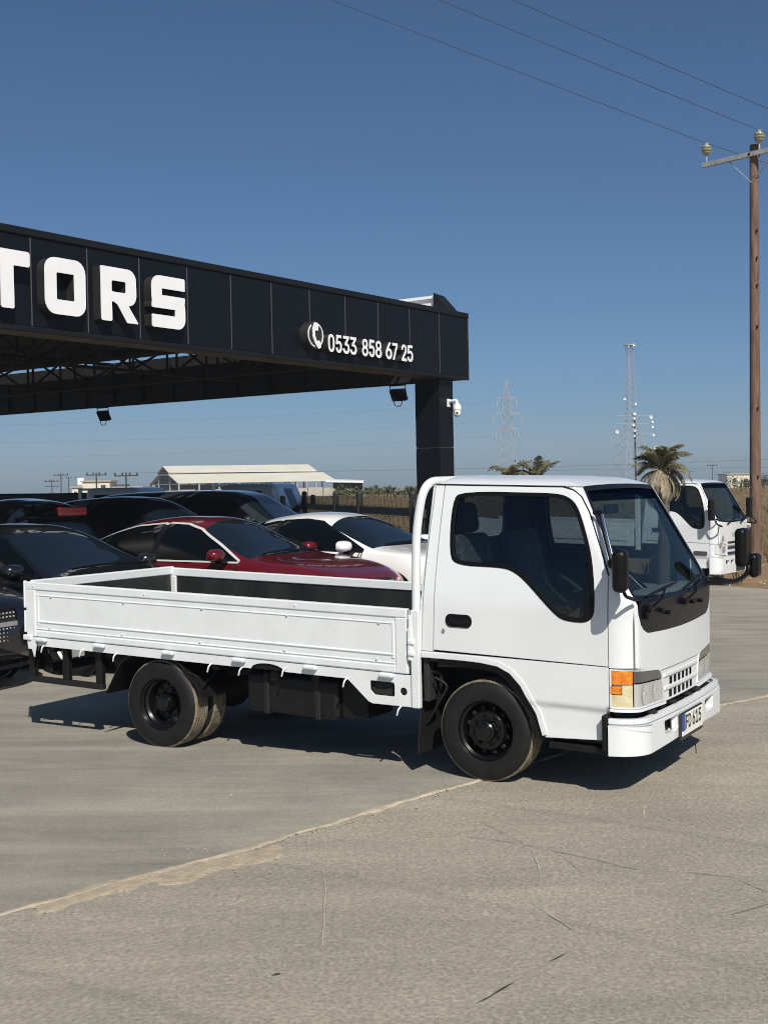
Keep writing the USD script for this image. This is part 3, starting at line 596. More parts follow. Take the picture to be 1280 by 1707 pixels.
for sg in (1, -1):
    part('fog_recess', wp(Polygon([(sg * .25, .335), (sg * .53, .335), (sg * .53, .44), (sg * .25, .44)]), .004, .006, .06), 'seam_dark', bump, 30)
    part('recess_cheek', bm(hull([(1.00, sg * .33, .350), (1.00, sg * .33, .425), (1.022, sg * .28, .36), (1.022, sg * .28, .43), (.985, sg * .275, .36), (.985, sg * .275, .43)])), 'white_paint', bump, 30)
part('under_bumper_valance', wp(Polygon([(-.9, .462), (.9, .462), (.9, .53), (-.9, .53)]), -.035, .01, .05), 'seam_dark', tr, 30)
for q in (.58, .2, -.12, -.3): part('bumper_bracket', bm(rbox(.93, .99, q - .03, q + .03, .478, .500, .008)), 'chassis_grimy', bump, 30)
# number plate
def plate_box(w0, w1, z0, z1, x0, x1, b=.003): return bm(bx(x0, x1, w0, w1, z0, z1, b))
npl = part('number_plate', plate_box(-.165, .290, .275, .437, 1.030, 1.046, .006), 'plate_black', tr, 30)
part('plate_face', plate_box(-.150, .275, .300, .428, 1.043, 1.050, .002), 'plate_white', npl, 30)
part('plate_band', plate_box(.218, .275, .330, .428, 1.044, 1.052, .001), 'plate_blue', npl, 30)
def front_text(txt, w_left, z0, hgt, xs, x, mat, parent, name='plate_lettering'):
    m = meshkit.text_mesh(txt, hgt, .002, True); v = m.vertices.copy(); v[:, 0] -= v[:, 0].min(); v[:, 0] *= xs
    part(name, fix(trimesh.Trimesh(np.stack(body(x + v[:, 2], w_left - v[:, 0], z0 + v[:, 1]), 1), m.faces)), mat, parent, False)
front_text('FD', .205, .338, .078, .82, 1.0495, 'plate_black', npl); front_text('615', .070, .338, .078, .95, 1.0495, 'plate_black', npl)
# wipers, washer jets
def onface(w_, z_, off): return np.array(body(float(cfront(np.float64(w_), np.float64(z_))) + off, w_, z_))
for base, tip, b0, b1 in (((.62, 1.085), (.30, 1.175), (.60, 1.155), (.00, 1.195)), ((-.02, 1.075), (-.34, 1.168), (-.05, 1.150), (-.70, 1.205))):
    wi = part('wiper', tube([onface(base[0], base[1], .025), onface(*((np.array(base) + tip) / 2), .045), onface(tip[0], tip[1], .03)], [.012, .009, .007]), 'black_plastic', tr, True)
    part('wiper_blade', tube([onface(b0[0] + (b1[0] - b0[0]) * t, b0[1] + (b1[1] - b0[1]) * t, .018) for t in np.linspace(0, 1, 6)], [.006, .009, .010, .010, .009, .006]), 'black_plastic', wi, True)
    part('wiper_pivot', rbox(-.02, .02, -.025, .025, -.02, .02, .012).apply_translation(onface(base[0], base[1], .02)), 'black_plastic', wi, 30)
for a, z in ((.40, 1.06), (.28, 1.035), (-.22, 1.055), (-.42, 1.045)): part('washer_jet', rbox(-.014, .014, -.02, .02, -.012, .012, .008).apply_translation(onface(a, z, .014)), 'black_plastic', tr, 30)
part('wiper_cover', rbox(-.012, .016, -.06, .06, -.022, .022, .01).apply_translation(onface(.60, 1.05, .01)), 'black_plastic', tr, 30)
# right mirror on its stay
mh = rbox(-.042, .042, -.088, .088, -.118, .118, .036, 2); mh.apply_transform(trimesh.transformations.rotation_matrix(math.radians(14), [0, 0, 1])); mh.apply_translation(body(.925, .965, 1.325))
mr = part('door_mirror', mh, 'black_plastic', tr, 30)
part('mirror_ball', trimesh.creation.icosphere(2, .030).apply_translation(body(.832, .838, 1.352)), 'black_plastic', mr, True)
part('mirror_arm', tube([body(.832, .838, 1.352), body(.90, .93, 1.34)], .017), 'black_plastic', mr, True)
part('mirror_stay', tube(np.array([body(.742, .742, 1.628), body(.79, .79, 1.50), body(.845, .845, 1.36)]), .0095), 'chrome', mr, True)
part('stay_backing', tube(np.array([body(.725, .735, 1.625), body(.772, .782, 1.50), body(.826, .835, 1.37)]), .012), 'black_plastic', mr, True)
part('stay_clamp', rbox(-.034, .030, -.016, .016, -.013, .013, .010).apply_translation(body(.722, .738, 1.632)), 'black_plastic', mr, 30)
part('mirror_bracket', tube(bend([body(.93, .95, 1.22), body(.94, .93, 1.18), body(.955, .80, 1.15)], .03), .010), 'black_plastic', mr, True)
# left mirror on its long curved tube
lm = part('long_mirror', tube(bend([body(.93, -.70, 1.15), body(1.0, -.78, 1.128), body(1.05, -1.08, 1.125), body(1.06, -1.30, 1.165), body(1.06, -1.34, 1.30), body(1.05, -1.30, 1.46)], .10), .017, 10), 'black_plastic', tr, True)
a_ = rbox(-.04, .04, -.085, .085, -.135, .135, .035); a_.apply_translation(body(1.04, -1.235, 1.345)); part('mirror_head', a_, 'black_plastic', lm, 30)
a_ = rbox(-.035, .035, -.075, .075, -.085, .085, .035); a_.apply_translation(body(1.09, -1.37, 1.215)); part('round_mirror_head', a_, 'black_plastic', lm, 30)
part('marker_lamp', rbox(-.02, .02, -.012, .03, -.014, .014, .01).apply_translation(body(.83, -.845, .80)), 'silver_reflector', tr, 30)
part('interior_mirror', bm(rbox(.52, .55, -.10, .12, 1.60, 1.66, .012)), 'interior_dark', wsh, 30)

# --- bed
BX0, BX1, BW, BWL = -3.68, -.485, .845, -.80
def bbx(x0, x1, w0, w1, z0, z1, b=.006): return bm(bx(x0, x1, w0, w1, z0, z1, b))
P2 = 'white_paint_flat'
ds = part('dropside', bbx(BX0, BX1, .812, .8375, .612, 1.012, .003), P2, tr, 25)
part('top_rail', bbx(BX0, BX1, .800, .846, .957, 1.014, .006), P2, ds, 25)
part('end_stile', bbx(BX0 + .0005, -3.590, .822, .845, .613, .9565, .005), P2, ds, 25); part('end_stile', bbx(-.566, BX1 - .0005, .822, .845, .613, .9565, .005), P2, ds, 25)
part('bottom_rail', bbx(-3.589, -.567, .822, .843, .614, .660, .006), P2, ds, 25)
for z0, z1, d_ in ((.908, .930, .843), (.714, .738, .8455), (.664, .682, .8435)): part('pressed_rib', bbx(-3.585, -.570, .820, d_, z0, z1, .010), P2, ds, 25)
for a in (-3.565, -.585): part('panel_edge', bbx(a - .010, a + .010, .820, .8425, .70, .93, .004), P2, ds, 25)
k = 0
for a in np.linspace(-3.45, -.70, 5):
    for z in (.690, .918): part('bolt', lathe([(.001, .006), (.006, .005), (.008, 0)], 10, axis='y').apply_transform(trimesh.transformations.rotation_matrix(math.pi, [1, 0, 0])).apply_translation(body(a + (.02 if z > .8 else 0), .8445, z)), P2, ds, 30)
for a in (-3.60, -2.55, -1.3): part('bolt', lathe([(.001, .006), (.006, .005), (.008, 0)], 10, axis='y').apply_transform(trimesh.transformations.rotation_matrix(math.pi, [1, 0, 0])).apply_translation(body(a, .846, .985)), P2, ds, 30)
for a in (-3.525, -2.969, -2.347, -1.75, -1.19, -.629):
    h_ = part('hinge', bm(rbox(a - .05, a + .05, .835, .872, .580, .612, .014)), P2, ds, 30)
# side rail with skirt and filler cut-out
arc = [( -1.405 - .0 - .13 * (1 - math.cos(t)) , .5465 + .043 * math.sin(t)) for t in np.linspace(0, math.pi, 12)]
skirt = Polygon([(BX0 + .02, .607), (-.405, .607), (-.405, .412), (-.742, .408), (-.77, .418), (-.915, .540), (-.935, .5465)] + arc + [(BX0 + .02, .5465)])
skirt = skirt.difference(rpoly([(-.757, .552), (-.582, .552), (-.582, .464), (-.725, .464), (-.757, .492)], .014)).difference(Point(-.518, .503).buffer(.024))
def wall(w_): return lambda a, z, d: body(a, w_ + d, z)
sk = part('side_rail', fix(plate(skirt, wall(.836), .008, 0)), P2, tr, 25)
part('skirt_backing', fix(plate(Polygon([(-.79, .44), (-.41, .43), (-.41, .60), (-.79, .60)]), wall(.80), .006, 0)), 'seam_dark', sk)
part('skirt_plug', lathe([(.001, .004), (.015, .004), (.022, 0), (.022, .02)], 20).apply_translation(body(-.518, .834, .503)), 'chassis_black', sk, 30)
part('rail_web', fix(plate(Polygon([(BX0 + .03, .5475), (-1.0, .5475), (-1.0, .60), (BX0 + .03, .60)]), wall(.822), .006, 0)), 'chassis_black', sk)
for i, z in enumerate((.555, .535, .515, .49, .465, .44)): part('bolt', trimesh.creation.icosphere(1, .010).apply_translation(body(-.432 + .016 * (i % 2), .842, z - .01)), P2, sk, True)
for a, z in ((-3.519, .555), (-3.146, .553), (-2.833, .548), (-2.002, .545), (-1.745, .545), (-1.40, .57), (-.936, .545), (-.551, .405)):
    part('rope_hook', tube(bend([body(a + .012, .835, z + .005), body(a + .006, .862, z - .012), body(a - .006, .858, z - .05)], .02), .006), P2, sk, True)
part('corner_plate', fix(plate(Polygon([(-3.672, .610), (-3.585, .610), (-3.578, .565), (-3.602, .462), (-3.622, .52), (-3.660, .522)]), wall(.852), .010, 0)), P2, tr, 25)
part('tail_latch', [bm(rbox(-3.70, -3.685, .82, .85, .82, 1.02, .006)), bm(rbox(-3.70, -3.684, .80, .85, .64, .80, .006)), bm(rbox(-3.70, -3.62, .835, .866, .585, .625, .010))], P2, tr, 30)
# tailgate and far side, front board
tg = part('tailgate', bbx(-3.676, -3.652, BWL, .807, .612, 1.02), P2, tr, 25)
part('gate_rail', bbx(-3.684, -3.640, BWL - .02, .799, .955, 1.022, .006), P2, tg, 25); part('gate_liner', bbx(-3.651, -3.646, BWL + .02, .80, .60, .954, .001), 'liner_black', tg, 25)
fd = part('far_dropside', bbx(BX0 + .03, BX1, BWL - .03, BWL - .008, .612, 1.0), P2, tr, 25)
part('far_rail', bbx(BX0 + .005, BX1, BWL - .035, BWL + .01, .945, 1.012, .006), P2, fd, 25); part('far_liner', bbx(BX0 + .04, BX1, BWL - .007, BWL - .002, .60, .944, .001), 'liner_black', fd, 25)
part('corner_post', bbx(-3.652, -3.60, BWL - .006, BWL + .016, .60, .946, .006), P2, fd, 25)
part('bed_floor', bbx(BX0 + .02, BX1, BWL, .80, .555, .60), 'liner_black', tr, 25)
hb = part('front_board', bbx(-.50, -.478, BWL, .80, .56, 1.0), P2, tr, 25)
part('board_liner', bbx(-.5055, -.5005, BWL + .02, .79, .60, .95, .001), 'liner_black', hb, 25)
# headboard hoop
zz = lambda z: -.440 + (z - .41) * .016 + .045 * np.clip((z - 1.55) / .24, 0, 1)
hoop = bend([(zz(.41), .818, .41), (zz(1.0), .818, 1.0), (zz(1.5), .812, 1.5), (zz(1.79), .79, 1.795), (zz(1.80) + .04, .3, 1.805), (zz(1.80) + .04, -.3, 1.805), (zz(1.79), -.77, 1.795), (zz(1.0), -.80, 1.0), (zz(.5), -.80, .5)], .20, 10)
ho = part('headboard_hoop', tube(np.stack(body(hoop[:, 0], hoop[:, 1], hoop[:, 2]), 1), .027, 14), 'white_paint', tr, True)
part('hoop_flange', bm([bx(-.457, -.402, .812, .850, .41, 1.01, .004)]), P2, ho, 25)
part('hoop_latch', [bm(rbox(-.475, -.445, .84, .862, .70, .90, .008)), bm(rbox(-.47, -.43, .845, .870, .73, .76, .008)), bm(rbox(-.47, -.43, .845, .870, .80, .83, .008)), bm(rbox(-.468, -.448, .846, .860, .86, .98, .006))], P2, ho, 30)

# --- chassis
for w_ in (.36, -.36): part('chassis_rail', bbx(-3.55, .85, w_ - .03, w_ + .03, .42, .54, .006), 'chassis_black', tr)
for a in (-3.5, -2.0, -1.2, -.6): part('cross_member', bbx(a - .03, a + .03, -.78, .78, .50, .545, .004), 'chassis_black', tr)
part('engine', bbx(-.45, .55, -.30, .30, .32, .72, .05), 'chassis_grimy', tr)
part('gearbox', bbx(-1.05, -.45, -.16, .16, .33, .55, .04), 'chassis_grimy', tr)
part('drive_shaft', tube([body(-1.0, 0, .40), body(-2.3, 0, .38)], .04), 'chassis_grimy', tr, True)
part('rear_axle', [tube([(-2.46, -.74, .305), (-2.46, .74, .305)], .055, 10), trimesh.creation.icosphere(2, .16).apply_translation([-2.46, 0, .32])], 'chassis_grimy', tr, True)
part('front_axle', tube([(0, -.64, .27), (0, .64, .27)], .045, 10), 'chassis_grimy', tr, True)
for w_ in (.42, -.42): part('leaf_spring', tube(bend([body(-1.95, w_, .46), body(-2.46, w_, .36), body(-2.98, w_, .47)], .4, 10), .03), 'chassis_grimy', tr, True)
part('firewall_well', bbx(-.40, -.36, -.80, .80, .45, .77), 'seam_dark', tr); part('inner_wing', [bbx(-.36, .60, s_ * .42 - .01, s_ * .42 + .01, .40, .75) for s_ in (1, -1)], 'seam_dark', tr)
part('under_cab', bbx(.36, .90, -.78, .78, .31, .345, .006), 'chassis_black', tr)
part('cab_step', bbx(.42, .79, .60, .81, .262, .300, .006), 'chassis_black', tr)
part('brake_hose', [tube(bend([body(-.38, .76, .64), body(-.30, .74, .62), body(-.36, .70, .40)], .05), .012), tube(bend([body(-.33, .78, .60), body(-.24, .77, .56), body(-.42, .72, .30)], .06), .008)], 'chassis_grimy', tr, True)
part('air_canister', bm(rbox(-.44, -.36, .60, .76, .58, .70, .03)), 'chassis_grimy', tr, 30)
ft = part('fuel_tank', bm(rbox(-1.78, -1.06, .36, .735, .245, .505, .035)), 'chassis_black', tr, 30)
for a in (-1.615, -1.215): part('tank_strap', bm(bx(a - .022, a + .022, .35, .745, .235, .515, .008)), 'chassis_grimy', ft, 30)
part('filler_cap', lathe([(.001, -.03), (.03, -.03), (.042, -.02), (.042, .03)], 24).apply_translation(body(-1.526, .745, .505)), 'chassis_black', ft, 30)
part('battery_box', bm(bx(-1.055, -.86, .36, .70, .27, .52, .01)), 'chassis_black', tr)
part('muffler', bm(tube([(-1.05, -.2, .33), (-.45, -.15, .33)], .07, 14)), 'chassis_grimy', tr, True)
def strip(pth, w0, w1, t, nm, mat='chassis_black', r=.03):
    q = LineString(bend([(a, z, 0) for a, z in pth], r)[:, :2]).buffer(t / 2, cap_style=2); m = extr(q, w1 - w0); v = m.vertices
    return part(nm, fix(trimesh.Trimesh(np.stack(body(v[:, 0], w0 + v[:, 2], v[:, 1]), 1), m.faces)), mat, tr, 30)
for w0 in (.42, -.82): strip([(-2.945, .255), (-2.80, .49), (-2.70, .545), (-2.36, .545), (-2.285, .53), (-2.12, .365), (-2.10, .30)], w0, w0 + .40, .010, 'rear_mudguard')
part('mudguard_stay', [tube([body(-2.20, .82, .47), body(-2.12, .60, .34)], .010), tube([body(-2.08, .80, .40), body(-2.15, .50, .50)], .008)], 'chassis_grimy', tr, True)
fl = part('mud_flap', fix(plate(Polygon([(.40, .115), (.80, .118), (.79, .30), (.77, .44), (.42, .44)]), lambda w_, z, d: body(-.43 + .05 * (z - .3) + d, w_, z), .012, .06)), 'rubber', tr)
for w0 in (-.80,): part('mud_flap', fix(plate(Polygon([(w0, .12), (w0 + .4, .12), (w0 + .4, .44), (w0, .44)]), lambda w_, z, d: body(-.43 + d, w_, z), .012, 0)), 'rubber', tr)
sgd = part('side_guard', bbx(-3.725, -3.015, .735, .785, .266, .306, .005), 'chassis_grimy', tr)
for a in (-3.70, -3.365, -3.045): part('guard_post', bbx(a - .028, a + .028, .736, .784, .3065, .545, .004), 'chassis_black', sgd)
part('rear_bumper_bar', bbx(-3.66, -3.58, -.75, .70, .33, .40, .008), 'chassis_black', tr)
part('spare_wheel', lathe([(.06, -.07), (.29, -.09), (.30, 0), (.29, .09), (.06, .07)], 28, axis='z').apply_translation(body(-3.2, 0, .42)), 'rubber', tr, 40)
for pts in (((.80, .70, .28), (.80, .69, .24), (.82, .70, .17)), ((.81, .70, .28), (.84, .68, .23), (.86, .69, .17)), ((1.03, .06, .28), (1.05, .02, .22), (1.05, 0, .15))):
    part('loose_wire', tube(np.array([body(*q) for q in pts]), .003, 5), 'chassis_grimy', tr, True)
# --- wheels (standing on the ground, so not nose-down)
build_wheel('front_wheel', tr, (0, -.777, .306), .306, .185, False)
build_wheel('rear_wheel', tr, (-2.46, -.812, .306), .306, .165, True)
build_wheel('rear_wheel', tr, (-2.46, -.812 + .205, .306), .306, .165, True)
for nm, a in (('front_wheel', 0.0), ('rear_wheel', -2.46)):
    part(nm, lathe([(.06, .60), (.19, .60), (.29, .61), (.306, .64), (.306, .76), (.29, .785), (.19, .79), (.06, .74)], 40, loc=(a, 0, .306)), 'rubber', tr, 40)
# ------------------------------------------------------------------ the dealer's canopy
KX, KY = 1.917, 28.0
cu = np.array([.5756, .8177, 0]); cn = np.array([.8177, -.5756, 0]); cv = np.array([-.8177, .5756, 0]); K3 = np.array([KX, KY, 0])
def cp(t, d, z): return K3 - cu * t + cv * d + np.array([0, 0, z])      # t along the front fascia from its far corner, d depth behind it
def cbox(t0, t1, d0, d1, z0, z1, b=0.0):
    m = bx(t0, t1, d0, d1, z0, z1, b); v = m.vertices; m = trimesh.Trimesh(K3 - cu * v[:, :1] + cv * v[:, 1:2] + np.array([0, 0, 1]) * v[:, 2:3], m.faces, process=False)
    return fix(m)
can = thing('sign_canopy', 'large black panel-clad canopy on a square corner column with deep fascia', 'canopy')
Z0, Z1, FL, DP = 4.115, 5.54, 22.0, 19.0
front = part('fascia_backing', cbox(.02, FL, .03, .06, Z0 + .05, Z1 - .02), 'canopy_joint', can)
seams = [0.03, 1.15, 2.285, 3.405, 4.49, 5.585, 6.67, 7.74, 8.80, 9.87, 10.935, 11.99, 13.05, 14.1, 15.2, 16.3, 17.4, 18.5, 19.6, 20.7, 21.9]
for a, b in zip(seams[:-1], seams[1:]): part('fascia_panel', cbox(a + .008, b - .008, 0.0, .03, Z0 + .075, Z1 - .075, .004), 'canopy_panel', front, False); part('panel_joint', cbox(b - .0075, b + .0075, -.0015, .02, Z0 + .075, Z1 - .075), 'canopy_joint', front, False)
part('top_trim', cbox(-.02, FL, -.03, .10, Z1 - .07, Z1 + .04, .01), 'canopy_trim', front); part('bottom_trim', cbox(-.02, FL, -.015, .045, Z0 - .01, Z0 + .07, .008), 'canopy_trim', front)
part('corner_trim', cbox(-.025, .035, -.012, .05, Z0 + .07, Z1 - .07, .006), 'canopy_trim', front)
part('soffit', cbox(.02, FL, .05, .62, Z0 + .01, Z0 + .03), 'canopy_soffit', can); part('inner_face', cbox(.9, FL, .60, .62, Z0 + .03, Z0 + .35), 'canopy_steel', can)
sidef = part('side_fascia', cbox(-.02, .06, .12, DP, Z0, 5.285), 'canopy_trim', can)
part('side_panel_lining', cbox(.0605, .085, .70, DP, Z0 + .03, 5.265), 'canopy_steel', sidef)
for d in np.arange(1.2, DP, 1.1): part('lining_rib', cbox(.0855, .13, d, d + .05, Z0 + .05, 5.265), 'canopy_steel', sidef)
# the taller end cap and white roof edge above the corner
ec = [cp(-.02, .12, Z1 - .05), cp(.30, .12, Z1 - .05), cp(-.02, .80, Z1 - .05), cp(.30, .80, Z1 - .05), cp(-.02, .78, 6.03), cp(.30, .80, 6.06)]
part('end_cap', hull([cp(-.02, .10, Z1 - .06), cp(.42, .10, Z1 - .06), cp(-.02, .62, Z1 - .06), cp(.42, .62, Z1 - .06), cp(-.02, .60, 6.02), cp(.42, .60, 6.05)]), 'canopy_trim', can, False)
part('side_parapet', cbox(.10, .30, .63, DP, 5.60, 5.93), 'roof_white', can); part('parapet_lip', cbox(.06, .36, .63, DP, 5.935, 6.00), 'roof_white', can)
rf = [cp(.4, 1.0, 5.44), cp(FL, 1.0, 5.44), cp(.4, DP - .5, 5.35), cp(FL, DP - .5, 5.35)]
part('roof_sheet', hull(rf + [p + [0, 0, .04] for p in rf]), 'roof_white', can, False)
part('roof_underside', hull([p - [0, 0, .03] for p in rf] + [p - [0, 0, .005] for p in rf]), 'canopy_steel', can, False)
# trusses running with the front and back
def truss(a, b, z0, z1, n, nm):
    a, b = np.asarray(a, float), np.asarray(b, float); ms = [strut(a + [0, 0, z0], b + [0, 0, z0], .07), strut(a + [0, 0, z1], b + [0, 0, z1], .07)]
    for i in range(n + 1):
        p = a + (b - a) * i / n; ms.append(strut(p + [0, 0, z0 + .035], p + [0, 0, z1 - .035], .05))
        if i < n:
            q = a + (b - a) * (i + 1) / n; ms.append(strut(p + [0, 0, z0 + .04] if i % 2 else p + [0, 0, z1 - .04], q + [0, 0, z1 - .04] if i % 2 else q + [0, 0, z0 + .04], .045))
    part(nm, ms, 'canopy_steel', can, False, kind='stuff')
for d in (1.2, 6.0, 11.0, 16.0): truss(cp(.2, d, 0), cp(FL, d, 0), 4.45, 5.22, 16, 'roof_truss')
for t in (2.2, 6.6, 11.0, 15.4, 19.8): truss(cp(t, .7, 0), cp(t, DP - .6, 0), 4.42, 5.16, 14, 'cross_truss')
# the corner column, clad in two tiers
colm = part('column', cbox(.47, .98, .14, .74, 0, Z0 + .05), 'canopy_joint', can)
zj = 2.62
for z0, z1 in ((.02, zj - .012), (zj + .012, Z0 - .012)):
    part('column_cladding', cbox(.455, .995, .125, .139, z0, z1, .003), 'canopy_panel', colm, False); part('column_cladding', cbox(.9815, .996, .14, .755, z0, z1, .003), 'canopy_panel', colm, False)
    part('column_cladding', cbox(.455, .469, .14, .755, z0, z1, .003), 'canopy_panel', colm, False)
for t, d in ((FL - 1, .4), (1.0, DP - .8), (FL - 1, DP - .8)): part('column', cbox(t - .25, t + .25, d - .25, d + .25, 0, Z0 + .05), 'canopy_panel', can)

# lettering on standoffs
def sign_poly(poly, t0, z0, name, parent, mirror=False, dep=.17, face_t=.012):
    """poly in metres reading left to right; t runs the other way along the fascia."""
    def put(m, d0): 
        v = m.vertices; return fix(trimesh.Trimesh(K3 - cu * (t0 - v[:, :1]) + cv * (d0 - v[:, 2:3]) + np.array([0, 0, 1]) * (z0 + v[:, 1:2]), m.faces, process=False))
    o = part(name, put(extr(poly, face_t), -dep), 'letter_face', parent, False)
    part('letter_return', put(extr(poly.buffer(-.004), dep - .0), -.002), 'letter_return', o, False)
    return o
sg = thing('sign_lettering', 'big white raised block letters TORS on the black fascia', 'sign')
Hh, st = .82, .215
def rr(x0, y0, x1, y1, r): return sbox(x0 + r, y0 + r, x1 - r, y1 - r).buffer(r, quad_segs=5)
O_ = rr(0, 0, .76, Hh, .19).difference(rr(st, st, .76 - st, Hh - st, .02))
T_ = unary_union([rr(0, Hh - st, .80, Hh, .04), rr(.29, 0, .29 + st + .01, Hh, .03)]).buffer(.0)
R_ = unary_union([sbox(0, .0, st, Hh).buffer(-.03).buffer(.03), Polygon([(0, .30), (0, Hh), (.50, Hh), (.50, .30)]), rr(.2, .26, .72, Hh, .17), Polygon([(.30, .30), (.52, .30), (.76, 0), (.52, 0)])])
R_ = R_.difference(rr(st, .26 + .19, .72 - .215, Hh - .20, .03)).difference(Polygon([(st, -.1), (st, .26), (.30, .26), (.30 + .185, -.1)])).buffer(-.012).buffer(.012)
S_ = unary_union([rr(0, .305, .74, Hh, .17), rr(0, 0, .74, .515, .17), sbox(.50, Hh - .20, .74, Hh).buffer(-.03).buffer(.03), sbox(0, 0, .24, .20).buffer(-.03).buffer(.03)])
S_ = S_.difference(sbox(.225, .515, .80, .62)).difference(sbox(-.1, .20, .515, .305)).buffer(-.02).buffer(.02)
for nm, pl, t0 in (('letter_t', T_, 12.955), ('letter_o', O_, 11.895), ('letter_r', R_, 10.835), ('letter_s', S_, 9.785)): sign_poly(pl, t0, 4.375, nm, sg)
ph = thing('phone_number_sign', 'white raised phone number beside a round handset emblem on the fascia', 'sign')
disc = Point(0, 0).buffer(.225, quad_segs=12)
def put2(m, t0, z0, d0): v = m.vertices; return fix(trimesh.Trimesh(K3 - cu * (t0 - v[:, :1]) + cv * (d0 - v[:, 2:3]) + np.array([0, 0, 1]) * (z0 + v[:, 1:2]), m.faces, process=False))
em = part('emblem_disc', put2(extr(disc.buffer(.025), .17), 5.645, 4.597, -.001), 'letter_return', ph, 30)
ring = disc.difference(disc.buffer(-.022)).difference(affinity.rotate(sbox(-.085, -.4, .085, .4), 14, origin=(0, 0)))
part('emblem_ring', put2(extr(ring, .012), 5.645, 4.597, -.172), 'letter_face', em, False)
hs = LineString([(-.01, .20), (-.06, .10), (-.055, -.03), (-.0, -.13), (.075, -.205)]).buffer(.034)
hs = unary_union([hs, affinity.rotate(rr(-.05, .085, .075, .23, .035), -8, origin=(0, .15)), affinity.rotate(rr(.03, -.24, .135, -.10, .03), 25, origin=(.08, -.17))])
part('handset', put2(extr(hs, .014), 5.645, 4.597, -.173), 'letter_face', em, False)
def digit(ch, wd, hg):
    m = meshkit.text_mesh(ch, hg, .012, True); v = m.vertices; v[:, 0] -= v[:, 0].min(); v[:, 0] *= wd / v[:, 0].max(); v[:, 1] -= v[:, 1].min(); v[:, 1] *= hg / v[:, 1].max(); return m
for ch, ta, tb in (('0', 5.226, 5.029), ('5', 4.984, 4.802), ('3', 4.766, 4.56), ('3', 4.545, 4.328), ('8', 4.152, 3.959), ('5', 3.922, 3.733), ('8', 3.703, 3.50), ('6', 3.357, 3.142), ('7', 3.122, 2.943), ('2', 2.803, 2.62), ('5', 2.592, 2.386)):
    m = digit(ch, ta - tb, .338); o = part('digit', put2(m, ta, 4.328, -.13), 'letter_face', ph, False)
    m2 = m.copy(); m2.vertices[:, 2] *= 11.5; part('digit_return', put2(m2, ta, 4.328, .0), 'letter_return', o, False)
# floodlights under the far-side fascia
def flood(d, label):
    o = thing('floodlight', label, 'lamp', cp(.02, d, Z0 - .02), math.degrees(math.atan2(cv[1], cv[0])))
    hd = bx(-.20, .20, -.05, .05, -.15, .13, .012); hd.apply_transform(trimesh.transformations.rotation_matrix(math.radians(-28), [1, 0, 0])); hd.apply_translation([0, -.06, -.19])
    part('lamp_body', hd, 'black_plastic', o); part('yoke', [strut((-.215, -.02, .02), (-.215, -.06, -.20), .02, .012), strut((.215, -.02, .02), (.215, -.06, -.20), .02, .012), strut((-.215, -.02, .015), (.215, -.02, .015), .012, .03)], 'chassis_black', o, False, kind='stuff')
    part('cable', tube(bend([(-.1, -.06, -.30), (-.08, -.05, -.46), (.10, -.05, -.46), (.14, -.05, -.28)], .1, 8), .010, 6), 'black_plastic', o, True)
flood(1.9, 'black floodlight hanging under the canopy edge close to the corner column')
flood(11.7, 'black floodlight hanging under the far canopy edge left of the column')
# camera on the column
pc = cp(.66, .122, 3.54)
cc = thing('security_camera', 'white dome security camera on a bracket at the top of the column', 'camera', pc, math.degrees(math.atan2(cn[1], cn[0])))
part('wall_plate', rbox(0, .03, -.06, .06, -.05, .13, .012), 'cam_white', cc); part('arm', tube(bend([(.01, 0, .07), (.22, 0, .09), (.23, 0, -.02)], .06, 6), .036, 12), 'cam_white', cc, True)
part('camera_dome', lathe([(.03, .02), (.06, .01), (.088, -.045), (.09, -.115), (.078, -.13), (.083, -.155), (.073, -.225), (.04, -.265), (.001, -.275)], 28, axis='z', loc=(.23, 0, 0)), 'cam_white', cc, 30)
part('lens', trimesh.creation.icosphere(2, .028).apply_translation([.26, -.055, -.19]), 'black_satin', cc, True)
